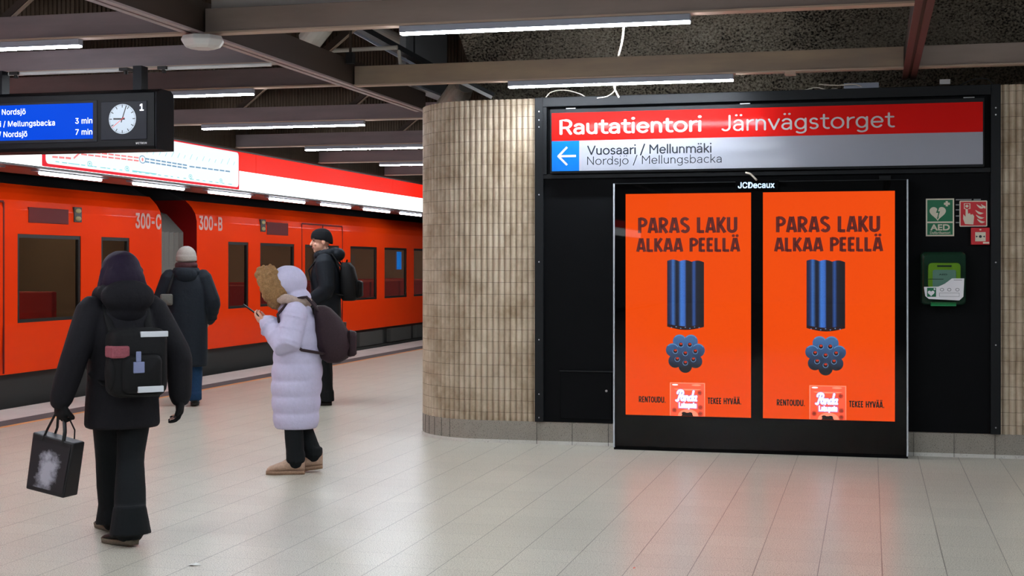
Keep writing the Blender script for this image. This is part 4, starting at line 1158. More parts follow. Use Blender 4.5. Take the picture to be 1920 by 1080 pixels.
    for fx, fz in ((0.86, 0.70), (0.88, 0.27), (0.12, 0.17), (0.88, 0.08)): fl_small(xa + w * fx, zb + (zt - zb) * fz, w * 0.075)
    # brush-script word and the small word below it
    SCR = {'P': [[(0.2, 0.0), (0.42, 0.95)], [(0.05, 0.68)] + arc(0.36, 0.72, 0.33, 0.26, 165, -40, 12) + [(0.38, 0.42)], [(0.0, 0.02), (0.12, -0.06), (0.24, 0.06)]],
           'a': [arc(0.2, 0.22, 0.16, 0.2, 50, 320, 12), [(0.36, 0.44), (0.33, 0.1), (0.44, 0.02)]],
           'n': [[(0.05, 0.0), (0.1, 0.42)], [(0.08, 0.3)] + arc(0.22, 0.28, 0.13, 0.15, 140, 0, 6) + [(0.34, 0.06), (0.44, 0.02)]],
           'd': [arc(0.2, 0.22, 0.16, 0.2, 50, 320, 12), [(0.42, 0.92), (0.34, 0.1), (0.45, 0.02)]]}
    x_, z_ = xa + w * 0.17, zb + (zt - zb) * 0.46; sc_ = (zt - zb) * 0.32; adv = 0
    for ch, ad in (('P', 0.5), ('a', 0.46), ('n', 0.46), ('d', 0.46), ('a', 0.4)):
        for sname, mbx, ww, dd in ((SCR[ch], pv, 0.26, 0.0009), (SCR[ch], pw, 0.17, 0.0012)):
            for poly_ in sname:
                ribbon(mbx, [(x_ + (adv + p[0] + 0.18 * p[1]) * sc_ * 0.82, z_ + p[1] * sc_) for p in poly_], 0, ww * sc_, P, dd)
                for p in (poly_[0], poly_[-1]): disc(mbx, x_ + (adv + p[0] + 0.18 * p[1]) * sc_ * 0.82, z_ + p[1] * sc_, ww * sc_ / 2, ww * sc_ / 2, P, dd, 10)
        adv += ad
    text_into(pv, 'Lakupala', P, xa + w * 0.25, xa + w * 0.77, z_ - (zt - zb) * 0.26, z_ - (zt - zb) * 0.05, bold=0.075, depth=0.0009)
    text_into(pw, 'Lakupala', P, xa + w * 0.26, xa + w * 0.76, z_ - (zt - zb) * 0.25, z_ - (zt - zb) * 0.06, bold=0.035, depth=0.0013)
    polyface(pe, arc(xa + w * 0.52, zb, w * 0.3, 0.055, 180, 0, 14), P, 0.0007)
    polyface(pb, arc(xa + w * 0.5, zb, w * 0.17, 0.028, 180, 0, 12), P, 0.0010)
    disc(pb, xa + w * 0.4, zb + 0.022, 0.02, 0.012, P, 0.0011, 10); disc(pb, xa + w * 0.58, zb + 0.02, 0.02, 0.012, P, 0.0011, 10)
    pe.build('packet_edge_print', 'print_packet_edge', t); pk.build('packet_print', 'print_packet', t)
    pv.build('packet_shadow_print', 'print_violet', t); pw.build('packet_word_print', 'print_white', t); pb.build('packet_sweets_print', 'print_black', t)
poster(0, 'left of the two orange liquorice posters in the advert case')
poster(1, 'right of the two orange liquorice posters in the advert case')

# access hatch in the cladding left of the case
p0, p1 = onY(1051, 789, YW - 0.004), onY(1147, 699, YW - 0.004)
t = thing('access_hatch', ((p0.x + p1.x) / 2, YW - 0.01, p0.z), 'square black access hatch low in the cladding, left of the advert case', 'hatch')
B(p0.x, p1.x, YW - 0.010, YW - 0.0005, p0.z + 0.02, p1.z).build('door', 'black_panel', t, bevel=0.003)
B(p0.x - 0.008, p1.x + 0.008, YW - 0.016, YW - 0.0005, p1.z + 0.003, p1.z + 0.014).build('lip', 'black_trim', t)
l_ = onY(1137, 733, YW - 0.01); MB().cyl((l_.x, YW - 0.014, l_.z), (l_.x, YW - 0.009, l_.z), 0.010, 16).build('lock', 'screw', t)

# ================================================================== SAFETY SIGNS AND DEFIBRILLATOR CABINET
def yz(px, py, Y=YW - 0.004): v = onY(px, py, Y); return v.x, v.z
def sgn(name, a, c, label, cat, thick=0.004):
    (x0, z0), (x1, z1) = yz(*a), yz(*c); t = thing(name, ((x0 + x1) / 2, YW - thick, z0), label, cat); return t, x0, x1, z0, z1
t, x0, x1, z0, z1 = sgn('safety_sign', (1736, 443), (1789, 372), 'green and white AED heart sign above the defibrillator cabinet', 'safety sign')
w, h = x1 - x0, z1 - z0
B(x0, x1, YW - 0.004, YW - 0.0005, z0, z1).build('board', 'safety_cream', t)
P = planeY(YW - 0.0042)
gm = MB()
def rect(mb_, a, b, c, d, dd=0.0004): polyface(mb_, [(x0 + w * a, z0 + h * c), (x0 + w * b, z0 + h * c), (x0 + w * b, z0 + h * d), (x0 + w * a, z0 + h * d)], P, dd)
rect(gm, 0.05, 0.95, 0.39, 0.965); rect(gm, 0.05, 0.95, 0.035, 0.35); gm.build('green_field', 'safety_green', t)
hm = MB()
def heart(mb_, cx, cz, s, P, d):
    pts = []
    for k in range(40):
        a = 2 * PI * k / 40; pts.append((cx + s * math.sin(a) ** 3, cz + s * (0.8125 * math.cos(a) - 0.3125 * math.cos(2 * a) - 0.125 * math.cos(3 * a) - 0.0625 * math.cos(4 * a))))
    polyface(mb_, pts, P, d)
heart(hm, x0 + w * 0.42, z0 + h * 0.62, w * 0.29, P, 0.0008)
rect(hm, 0.70, 0.78, 0.79, 0.93, 0.0008); rect(hm, 0.64, 0.85, 0.83, 0.89, 0.0009)
text_into(hm, 'AED', P, x0 + w * 0.17, x0 + w * 0.84, z0 + h * 0.16, z0 + h * 0.31, bold=0.03, plain=True)
text_into(hm, 'Defibrillaattori', P, x0 + w * 0.15, x0 + w * 0.86, z0 + h * 0.06, z0 + h * 0.125, bold=0.012, plain=True)
hm.build('symbols', 'safety_cream', t, recalc=False)
bm_ = MB(); polyface(bm_, [(x0 + w * a, z0 + h * b) for a, b in ((0.42, 0.75), (0.36, 0.62), (0.44, 0.62), (0.40, 0.48), (0.36, 0.52), (0.42, 0.44), (0.47, 0.53), (0.44, 0.51), (0.50, 0.66), (0.43, 0.66), (0.47, 0.75))], P, 0.0012); bm_.build('bolt', 'safety_green', t)
t, x0, x1, z0, z1 = sgn('safety_sign', (1799, 425), (1851, 376), 'square red fire alarm sign with a pressing hand and flames', 'safety sign', 0.006)
w, h = x1 - x0, z1 - z0; P = planeY(YW - 0.0062)
fromxz = MB().prism(rrect(x0, x1, z0, z1, 0.008), YW - 0.006, YW - 0.0005); fromxz.build('board', 'safety_cream', t)
rm = MB(); rect(rm, 0.04, 0.96, 0.04, 0.96); rm.build('red_field', 'safety_red', t)
hm = MB()
polyface(hm, [(x0 + w * a, z0 + h * b) for a, b in ((0.2, 0.1), (0.5, 0.08), (0.53, 0.4), (0.48, 0.48), (0.40, 0.46), (0.38, 0.52), (0.31, 0.5), (0.3, 0.68), (0.22, 0.68), (0.22, 0.38), (0.14, 0.48), (0.13, 0.3))], P, 0.0008)
disc(hm, x0 + w * 0.27, z0 + h * 0.79, w * 0.055, w * 0.055, P, 0.0008, 16)
for k_, (a, b, c, d) in enumerate(((0.16, 0.19, 0.68, 0.9), (0.36, 0.39, 0.68, 0.9), (0.16, 0.39, 0.88, 0.9), (0.16, 0.24, 0.68, 0.7), (0.31, 0.39, 0.68, 0.7))): rect(hm, a, b, c, d, 0.0008 + 0.0001 * k_)
for k, (ax_, az_) in enumerate(((0.62, 0.86), (0.78, 0.86), (0.58, 0.64), (0.6, 0.46), (0.64, 0.3))):
    pts = [(x0 + w * (ax_ + 0.32 * s), z0 + h * (az_ - 0.22 * s + 0.1 * s * s)) for s in [i / 8 for i in range(9)]]
    pts = [(min(p[0], x0 + w * 0.94), p[1]) for p in pts]
    lo = [(p[0], p[1] - h * 0.09 * math.sin(PI * min(1, (i + 0.8) / 8))) for i, p in enumerate(pts)]
    polyface(hm, pts + lo[::-1], P, 0.0007 + k * 0.0001)
hm.build('symbols', 'safety_cream', t)
t, x0, x1, z0, z1 = sgn('fire_call_point', (1820, 459), (1855, 427), 'small red fire alarm call point under the red sign', 'alarm button', 0.05)
w, h = x1 - x0, z1 - z0; B(x0, x1, YW - 0.045, YW - 0.0005, z0, z1).build('box', 'safety_red', t, bevel=0.004)
P = planeY(YW - 0.0455)
pm = MB(); rect(pm, 0.22, 0.78, 0.2, 0.74); rect(pm, 0.64, 0.97, 0.06, 0.16); disc(pm, x0 + w * 0.5, z0 + h * 0.88, w * 0.06, w * 0.04, P, 0.0004, 10); pm.build('press_plate', 'safety_cream', t)
pm = MB(); disc(pm, x0 + w * 0.5, z0 + h * 0.48, w * 0.08, w * 0.08, P, 0.0008, 16)
for s in (-1, 1): polyface(pm, [(x0 + w * (0.5 + s * 0.12), z0 + h * 0.48), (x0 + w * (0.5 + s * 0.24), z0 + h * 0.54), (x0 + w * (0.5 + s * 0.24), z0 + h * 0.42)], P, 0.0008)
pm.build('symbols', 'letter_navy', t)
t, x0, x1, z0, z1 = sgn('sticker_residue', (1792, 420), (1840, 372), 'faded torn sticker marks behind the two safety signs', 'sticker marks', 0.001)
P = planeY(YW - 0.001); w, h = x1 - x0, z1 - z0; rm = MB()
for k, (a, b, c) in enumerate(((0.0, 0.62, 0.98), (0.7, 0.98, 0.98), (0.0, 0.14, 0.78), (0.0, 0.14, 0.58), (0.0, 0.14, 0.34), (0.0, 0.14, 0.08))): rect(rm, a, b, c - 0.045, c)
rm.build('tape', 'grey_post', t)
# cabinet
t, x0, x1, z0, z1 = sgn('defibrillator_cabinet', (1726, 571), (1810, 472), 'translucent green wall cabinet with a rounded cover, below the green sign', 'cabinet', 0.16)
w, h = x1 - x0, z1 - z0; D = 0.15
MB().prism(rrect(x0, x1, z0, z1, 0.03), YW - 0.02, YW - 0.0005).build('back', 'cabinet_back', t)
def cover():
    b = MB(); rs_ = []
    for y, s, rr_ in ((YW - 0.02, 1.0, 0.03), (YW - D * 0.8, 0.985, 0.035), (YW - D * 0.95, 0.95, 0.04), (YW - D, 0.88, 0.04)):
        cx_, cz_ = (x0 + x1) / 2, (z0 + z1) / 2
        rs_.append([(cx_ + (p[0] - cx_) * s, y, cz_ + (p[1] - cz_) * s) for p in rrect(x0, x1, z0, z1, rr_)])
    b.rings(rs_, cap=False); n = len(rs_[0]); i = len(b.v) - n; b.f.append(tuple(range(i, i + n)))
    return b
cover().build('cover', 'green_cover', t, smooth=False)
P = planeY(YW - D - 0.001)
lb = MB(); polyface(lb, [(x0 + w * a, z0 + h * b) for a, b in ((0.06, 0.34), (0.09, 0.17), (0.17, 0.115), (0.84, 0.09), (0.93, 0.16), (0.95, 0.5), (0.68, 0.5), (0.52, 0.40), (0.38, 0.345))], P, 0.0); lab = lb.build('instruction_label', 'label_white', t)
lb = MB(); rect(lb, 0.13, 0.33, 0.155, 0.325, 0.0005); lb.build('green_field', 'safety_green', lab)
lb = MB(); heart(lb, x0 + w * 0.22, z0 + h * 0.225, w * 0.075, P, 0.0009); rect(lb, 0.285, 0.305, 0.28, 0.32, 0.0009); rect(lb, 0.27, 0.32, 0.295, 0.307, 0.0010); lb.build('heart_symbol', 'label_white', lab)
lb = MB()
for a in (0.46, 0.62, 0.8): disc(lb, x0 + w * a, z0 + h * 0.29, w * 0.045, w * 0.04, P, 0.0005, 12, 0.7)
for c in (0.225, 0.16): rect(lb, 0.40, 0.84, c, c + 0.006, 0.0005)
for a in (0.40, 0.835): rect(lb, a, a + 0.008, 0.16, 0.23, 0.0005)
rect(lb, 0.72, 0.9, 0.465, 0.475, 0.0005)
lb.build('drawings', 'label_grey', lab)
B(x0 + w * 0.22, x0 + w * 0.78, YW - 0.12, YW - 0.005, z0 - 0.008, z0 + 0.022).build('latch', 'cabinet_green', t, bevel=0.004)
t = thing('defibrillator', ((x0 + x1) / 2, YW - 0.06, z0 + h * 0.32), 'yellow and grey portable defibrillator inside the green cabinet', 'defibrillator')
ax0, ax1, az0, az1 = x0 + w * 0.16, x0 + w * 0.88, z0 + h * 0.3, z0 + h * 0.79
MB().prism(rrect(ax0, ax1, az0, az1, 0.03), YW - 0.10, YW - 0.022).build('shell', 'aed_yellow', t, bevel=0.006)
MB().prism(rrect(ax0 + w * 0.1, ax1 - w * 0.1, az0 + h * 0.02, az0 + h * 0.36, 0.015), YW - 0.108, YW - 0.1).build('front_plate', 'aed_grey', t, bevel=0.003)
B(ax0 + w * 0.2, ax1 - w * 0.2, YW - 0.106, YW - 0.099, az1 - h * 0.075, az1 - h * 0.045).build('handle', 'train_grey', t)
B(ax0 - 0.001, ax1 - w * 0.38, YW - 0.1095, YW - 0.1, az0 + h * 0.18, az0 + h * 0.19).build('seam', 'train_grey', t)
tx_ = MB(); text_into(tx_, 'AED', planeY(YW - 0.1085), ax0 + w * 0.24, ax0 + w * 0.42, az0 + h * 0.26, az0 + h * 0.285, bold=0.02, plain=True); tx_.build('lettering', 'letter_navy', t, recalc=False)

# ================================================================== CABLES AND SMALL BOXES
def cable(pts, r, m, label):
    c = []; pts = [Vector(p) for p in pts]
    ext = [pts[0] * 2 - pts[1]] + pts + [pts[-1] * 2 - pts[-2]]
    for k in range(1, len(ext) - 2):
        for s in range(6):
            u = s / 6; p0, p1, p2, p3 = ext[k - 1:k + 3]
            c.append(0.5 * ((2 * p1) + (p2 - p0) * u + (2 * p0 - 5 * p1 + 4 * p2 - p3) * u * u + (3 * p1 - p0 - 3 * p2 + p3) * u ** 3))
    c.append(pts[-1]); o = MB().tube(c, r, 8).build('cable', m, smooth=True); return tag(o, label, 'cable')
cable([onY(*p, 8.52) for p in ((1167, 30), (1169, 55), (1166, 80), (1160, 104))], 0.006, 'cable_white', 'white cable hanging below the top edge tube lamp')
cable([onY(*p, 11.35) for p in ((1150, 148), (1152, 165), (1160, 182))], 0.007, 'cable_white', 'white cable dropping from the lamp above the station sign')
cable([onY(*p, 11.4) for p in ((1154, 148), (1153, 168), (1140, 180), (1120, 184))], 0.004, 'cable_white', 'thinner cable curling beside the white drop onto the header')
cable([onY(*p, 11.62) for p in ((1022, 185), (1033, 173), (1058, 169), (1085, 175), (1100, 183))], 0.005, 'cable_white', 'looped pale cable on top of the black upright, left of the header')
cable([onY(*p, 11.62) for p in ((1505, 170), (1530, 164), (1550, 168), (1568, 166))], 0.004, 'cable_white', 'loose pale cable end lying on the header')
cable([onY(*p, 11.60) for p in ((1536, 158), (1570, 160), (1600, 158), (1615, 162))], 0.004, 'cable_white', 'loose cable running into the grey box on the header')
cable([onY(*p, 11.42) for p in ((1399, 324), (1408, 327), (1418, 337))], 0.008, 'cable_white', 'short pale cable entering the case above the maker plate')
cable([onY(*p, 11.64) for p in ((1800, 160), (1825, 149), (1850, 148), (1862, 158))], 0.005, 'cable_black', 'black cable looping at the right end of the header')
def small_box(px, Y, m, label, name='junction_box', dy=0.06):
    (xa, za), (xc, zc) = [(v.x, v.z) for v in (onY(px[0], px[3], Y), onY(px[2], px[1], Y))]
    t = thing(name, ((xa + xc) / 2, Y, za), label, 'junction box')
    B(xa, xc, Y, Y + dy, za, zc).build('box', m, t, bevel=0.004); B(xa + 0.01, xc - 0.01, Y - 0.003, Y, za + 0.008, zc - 0.008).build('lid', m, t)
    return t
small_box((1471, 128, 1492, 141), 11.21, 'beam_lip', 'small beige box under the cross beam above the station sign')
small_box((1582, 154, 1648, 167), 11.66, 'lamp_end', 'long grey ballast box lying on the header')
small_box((1762, 148, 1782, 158), 11.72, 'white_metal', 'little white box on the rock right of the red-brown beam')

# litter on the floor
p = onZ(366, 1060); lt = MB()
lt.quad((p.x - 0.035, p.y - 0.012, 0.002), (p.x - 0.005, p.y - 0.02, 0.006), (p.x + 0.0, p.y + 0.014, 0.012), (p.x - 0.03, p.y + 0.012, 0.004))
lt.quad((p.x - 0.005, p.y - 0.02, 0.006), (p.x + 0.035, p.y - 0.004, 0.002), (p.x + 0.03, p.y + 0.008, 0.004), (p.x + 0.0, p.y + 0.014, 0.012))
tag(lt.build('paper_scrap', 'paper'), 'crumpled white paper scrap on the floor at bottom left', 'litter')
p = onZ(1189, 1066); lt = MB()
lt.quad((p.x - 0.006, p.y - 0.008, 0.001), (p.x + 0.004, p.y - 0.006, 0.004), (p.x + 0.007, p.y + 0.012, 0.002), (p.x - 0.003, p.y + 0.01, 0.005))
tag(lt.build('paper_scrap', 'paper_red'), 'tiny red scrap on the floor below the advert case', 'litter')
#PEOPLE#

# ================================================================== PEOPLE
def blend(mb, voxel, smooth=3, name='blend'):
    """fuse overlapping tubes and rings into one continuous surface"""
    me = mb.mesh(name); o = bpy.data.objects.new(name, me); COL.objects.link(o)
    b = bmesh.new(); b.from_mesh(me); bmesh.ops.recalc_face_normals(b, faces=b.faces); b.to_mesh(me); b.free()
    r = o.modifiers.new('r', 'REMESH'); r.mode = 'VOXEL'; r.voxel_size = voxel; r.use_smooth_shade = True
    if smooth:
        s = o.modifiers.new('s', 'SMOOTH'); s.iterations = smooth; s.factor = 0.5
    dg = bpy.context.evaluated_depsgraph_get(); dg.update()
    out = bpy.data.meshes.new_from_object(o.evaluated_get(dg))
    bpy.data.objects.remove(o); bpy.data.meshes.remove(me)
    return out
def put(name, mb, m, parent, voxel=0.0, smooth=3, label=None):
    if voxel:
        o = link(name, blend(mb, voxel, smooth), m, parent, True)
    else: o = mb.build(name, m, parent, local=True, smooth=True)
    if label: o['label'] = label
    return o
V = Vector
def rotx(a): return Matrix.Rotation(a, 3, 'X')
def head_shape(mb, c, tilt, turn=0.0, s=1.0):
    """head with face towards +y, pitched down by tilt; returns placer"""
    R = Matrix.Rotation(turn, 3, 'Z') @ Matrix.Rotation(-tilt, 3, 'X')
    def P(x, y, z): return V(c) + R @ (V((x, y, z)) * s)
    mb.ell(P(0, -0.012, 0.03), (0.076 * s, 0.096 * s, 0.088 * s), 20, 14, R)
    mb.ell(P(0, 0.016, -0.03), (0.064 * s, 0.074 * s, 0.085 * s), 18, 12, R)
    mb.ell(P(0, 0.052, -0.085), (0.030 * s, 0.028 * s, 0.026 * s), 12, 8, R)      # chin
    mb.ell(P(0, 0.077, 0.035), (0.055 * s, 0.014 * s, 0.014 * s), 12, 8, R)       # brow
    mb.tube([P(0, 0.084, 0.022), P(0, 0.099, -0.008), P(0, 0.104, -0.022)], [0.008 * s, 0.011 * s, 0.014 * s], 10)   # nose
    for k in (-1, 1):
        mb.ell(P(k * 0.036, 0.066, -0.022), (0.02 * s, 0.016 * s, 0.016 * s), 10, 8, R)
        mb.ell(P(k * 0.078, -0.01, 0.0), (0.012 * s, 0.022 * s, 0.032 * s), 10, 8, R)        # ears
    return P, R
def face_parts(P, R, parent, s=1.0):
    for k in (-1, 1):
        e = MB().ell(P(k * 0.032, 0.079, 0.016), (0.012 * s, 0.006 * s, 0.007 * s), 10, 8, R); put('eye', e, 'eye', parent)
        b = MB().tube([P(k * 0.014, 0.091, 0.034), P(k * 0.034, 0.089, 0.039), P(k * 0.052, 0.078, 0.034)], 0.005 * s, 8); put('eyebrow', b, 'hair_brown', parent)
    m = MB().tube([P(-0.022, 0.080, -0.055), P(0, 0.089, -0.054), P(0.022, 0.080, -0.055)], [0.005 * s, 0.008 * s, 0.005 * s], 8); put('mouth', m, 'lip', parent)
def hand_shape(mb, w, d, n, side, curl=0.5, s=1.0, fat=1.0):
    """hand from wrist w along d; n = direction the palm faces; side = +1/-1 tells on which edge the thumb grows"""
    w, d, n = V(w), V(d).normalized(), V(n); n = (n - d * n.dot(d)).normalized(); e = d.cross(n) * side
    L = 0.085 * s
    rs = []
    for t, wd, th in ((-0.02, 0.022, 0.019), (0.0, 0.026, 0.018), (0.4, 0.038, 0.016), (0.85, 0.041, 0.014), (1.0, 0.036, 0.012)):
        c = w + d * L * t; rs.append([c + e * math.cos(2 * PI * k / 14) * wd * s * fat + n * math.sin(2 * PI * k / 14) * th * s * fat for k in range(14)])
    mb.rings(rs)
    for i, (off, ln) in enumerate(((0.031, 0.070), (0.011, 0.080), (-0.010, 0.074), (-0.030, 0.058))):
        p = w + d * L * 0.9 + e * off * s; a = 0.15 + curl * 0.35; pts = [p]; dd = d + e * (0.06 * (1.5 - i))
        for f in (0.45, 0.32, 0.26):
            dirn = (dd.normalized() * math.cos(a) + n * math.sin(a)); p = p + dirn * ln * f * s; pts.append(p); a += curl * 0.95
        mb.tube(pts, [0.0092 * s * fat, 0.0088 * s * fat, 0.008 * s * fat, 0.007 * s * fat], 8)
    p = w + d * L * 0.25 + e * 0.028 * s
    mb.tube([p, p + e * 0.026 * s + d * 0.03 * s + n * 0.01, p + e * 0.03 * s + d * 0.062 * s + n * 0.022 * (0.5 + curl)], [0.013 * s * fat, 0.011 * s * fat, 0.009 * s * fat], 8)
def shoe_shape(upper, sole, heel, yaw, L=0.26, pitch=0.0, W=0.046, h=0.09):
    """heel: point on the ground under the heel; pitch lifts the heel about the ball"""
    heel = V(heel); f = V((-math.sin(yaw), math.cos(yaw), 0)); r = V((math.cos(yaw), math.sin(yaw), 0))
    def T(x, y, z):
        ball = 0.68 * L; dy = y - ball
        if dy < 0 and pitch: y2 = ball + dy * math.cos(pitch); z = z + -dy * math.sin(pitch)
        else: y2 = y
        return heel + r * x + f * y2 + V((0, 0, z))
    prof = [(0.0, 0.55, 0.085), (0.06, 0.78, 0.10), (0.25, 0.82, 0.105), (0.42, 0.86, 0.088), (0.6, 0.98, 0.066), (0.8, 1.0, 0.052), (0.93, 0.8, 0.042), (1.0, 0.42, 0.03)]
    for mb, z0, k in ((upper, 0.018, 1.0), (sole, 0.0, 1.07)):
        rs = []
        for t, wf, hh in prof:
            hh = hh * h / 0.09
            ztop = hh if mb is upper else 0.028
            n = 12; ring = []
            for j in range(n):
                a = 2 * PI * j / n
                ring.append(T(math.cos(a) * W * wf * k, t * L * (1.02 if mb is sole else 1.0), z0 + (ztop - z0) * (0.5 + 0.5 * math.sin(a)) if mb is upper else (0.001 if math.sin(a) < 0 else ztop)))
            rs.append(ring)
        mb.rings(rs)
def limb(mb, a, b, c, ra, rb, rc, n=14):
    a, b, c = V(a), V(b), V(c)
    mb.tube([a, a.lerp(b, 0.5), b.lerp(a, 0.08), b.lerp(c, 0.08), b.lerp(c, 0.5), c], [ra, (ra + rb) / 2, rb, rb * 0.98, (rb + rc) / 2 * 1.04, rc], n)
def folds(mb, a, b, r, n, amp=0.006):
    """soft ring wrinkles along a sleeve or leg"""
    a, b = V(a), V(b)
    for k in range(n):
        t = (k + 0.5) / n; c = a.lerp(b, t); d = (b - a).normalized()
        mb.tube([c - d * 0.012, c, c + d * 0.012], [r * 0.9, r + amp, r * 0.9], 14, dome=False)
def jig(p, seed, a=0.008):
    r = random.Random(seed); return V(p) + V((r.uniform(-a, a), r.uniform(-a, a), r.uniform(-a, a)))
def skeleton_body(t, J, hc, tilt, turn=0.0, hs=1.0, hands=None, voxel=0.0055):
    """one continuous body: head, neck, trunk, arms with hands, legs"""
    b = MB(); P, R = head_shape(b, hc, tilt, turn, hs)
    nk = V(J['neck']); b.tube([V(nk) - V((0, 0, 0.05)), nk, V(hc) + V((0, -0.015, -0.03))], [0.062, 0.054, 0.052], 14)
    pz = J['pelvis']; ch = J['chest']
    b.loft([(pz[2] - 0.08, pz[0], pz[1], 0.10, 0.08), (pz[2], pz[0], pz[1], 0.14, 0.10), ((pz[2] + ch[2]) / 2, (pz[0] + ch[0]) / 2, (pz[1] + ch[1]) / 2, 0.115, 0.085), (ch[2], ch[0], ch[1], 0.135, 0.095), (nk[2] - 0.06, nk[0], nk[1] - 0.01, 0.12, 0.07), (nk[2] - 0.01, nk[0], nk[1], 0.05, 0.045)], 24)
    for s in ('l', 'r'):
        limb(b, J['sh' + s], J['el' + s], J['wr' + s], 0.050, 0.038, 0.026)
        limb(b, J['hip' + s], J['kn' + s], J['an' + s], 0.078, 0.052, 0.038)
        an = V(J['an' + s]); b.ell(an + V((0, 0.03, -0.03)), (0.03, 0.055, 0.03), 10, 8)
        h = hands[s]; hand_shape(b, J['wr' + s], h[0], h[1], h[2], h[3])
    body = put('body', b, 'skin', t, voxel, 2)
    return P, R, body

# ---------------------------------------------------------- A: dark parka, purple hair, backpack, tote
FA = math.radians(46); LA = (-4.0, 7.08, 0)
tA = thing('person', LA, 'person in a black parka with dark purple hair walking away, holding a tote bag', 'person', rz=FA)
J = dict(neck=(0, 0.02, 1.31), chest=(0, 0, 1.13), pelvis=(0, -0.01, 0.83),
         shl=(-0.165, 0.0, 1.26), ell=(-0.275, -0.06, 1.01), wrl=(-0.335, -0.005, 0.775), shr=(0.165, 0.0, 1.26), elr=(0.295, -0.08, 1.0), wrr=(0.315, -0.04, 0.765),
         hipl=(-0.075, 0.0, 0.80), knl=(-0.03, 0.16, 0.45), anl=(0.025, 0.225, 0.10), hipr=(0.075, -0.02, 0.80), knr=(0.03, -0.05, 0.45), anr=(-0.03, -0.235, 0.115))
hands = {'l': ((0.0, 0.1, -1), (1, 0.2, 0), 1, 1.35), 'r': ((0.0, 0.1, -1), (-1, 0.2, 0), -1, 0.55)}
P, R, bA = skeleton_body(tA, J, (0.0, 0.045, 1.452), 0.12, 0.0, 1.0, hands)
face_parts(P, R, bA)
c = MB()
c.loft([(0.612, 0, 0.0, 0.195, 0.158), (0.63, 0, 0.0, 0.203, 0.165), (0.74, 0, 0.0, 0.198, 0.160), (0.86, 0, 0.0, 0.190, 0.152), (0.95, 0, 0.0, 0.187, 0.148), (1.05, 0, 0.0, 0.194, 0.150), (1.15, 0, 0.0, 0.200, 0.145), (1.24, 0, 0.0, 0.178, 0.122), (1.30, 0, 0.01, 0.122, 0.105), (1.34, 0, 0.015, 0.08, 0.08)], 36, 2.3)
for s, sg in (('l', -1), ('r', 1)):
    limb(c, V(J['sh' + s]) + V((0, 0, -0.012)), J['el' + s], V(J['wr' + s]).lerp(V(J['el' + s]), 0.02), 0.090, 0.074, 0.062, 18)
for k in range(3): c.tube([jig((-0.19, -0.05, 0.78 + 0.13 * k), k), jig((0, -0.155, 0.76 + 0.13 * k), k + 9), jig((0.19, -0.05, 0.78 + 0.13 * k), k + 5)], 0.012, 8)
coat = put('parka', c, 'coat_black', tA, 0.009, 4)
c = MB()   # thick hood lying around the neck and on the back
for k in range(12):
    a = 2 * PI * k / 12; c.ell((0.105 * math.cos(a), 0.01 + 0.085 * math.sin(a), 1.335 - 0.02 * math.sin(a)), (0.062, 0.058, 0.06), 12, 8)
c.ell((0, -0.105, 1.33), (0.15, 0.075, 0.095), 16, 10); c.ell((0, -0.09, 1.26), (0.11, 0.06, 0.09), 16, 10); c.ell((0, 0.0, 1.38), (0.10, 0.09, 0.05), 14, 8)
put('hood', c, 'coat_black', tA, 0.010, 4)
c = MB(); c.ell((0, 0.022, 1.478), (0.106, 0.116, 0.106), 22, 14); c.ell((0, -0.035, 1.41), (0.118, 0.085, 0.11), 20, 12)
for k in range(16):
    a = PI + PI * k / 15; x, y = 0.095 * math.cos(a), 0.02 + 0.10 * math.sin(a)
    c.tube([(x * 0.6, y * 0.7, 1.54), jig((x * 1.06, y * 1.05, 1.47), k, 0.006), jig((x * 1.22, y * 1.15, 1.38), k + 40, 0.012), jig((x * 1.2, y * 1.05, 1.32), k + 80, 0.014)], [0.015, 0.018, 0.017, 0.008], 8)
put('hair', c, 'hair_purple', tA, 0.007, 2)
c = MB()
for s, sg in (('l', -1), ('r', 1)):
    limb(c, V(J['hip' + s]), J['kn' + s], V(J['an' + s]) + V((0, -0.005, -0.02)), 0.100, 0.076, 0.086, 18)
    an = V(J['an' + s]); c.tube([an + V((0, 0.0, 0.10)), an + V((0, -0.012, -0.055))], [0.086, 0.112], 16, dome=False)
c.loft([(0.72, 0, 0, 0.16, 0.12), (0.84, 0, 0, 0.165, 0.125)], 24)
put('trousers', c, 'trouser_black', tA, 0.009, 3)
u, so = MB(), MB(); shoe_shape(u, so, (0.025, 0.165, 0.0), 0.15, 0.25, 0.0); put('shoe', u, 'shoe_black', tA); put('shoe_sole', so, 'sole_grey', tA)
u, so = MB(), MB(); shoe_shape(u, so, (-0.02, -0.30, 0.0), 0.35, 0.26, 0.06); put('shoe', u, 'shoe_black', tA); put('shoe_sole', so, 'sole_grey', tA)
for s in ('l', 'r'):
    gl = MB(); h = hands[s]; w_ = V(J['wr' + s]); hand_shape(gl, w_, h[0], h[1], h[2], h[3], 1.06, 1.45); gl.tube([w_ + V((0, 0, 0.05)), w_ + V((0, 0, -0.02))], [0.042, 0.034], 14)
    put('glove', gl, 'glove_black', tA, 0.0055, 2)
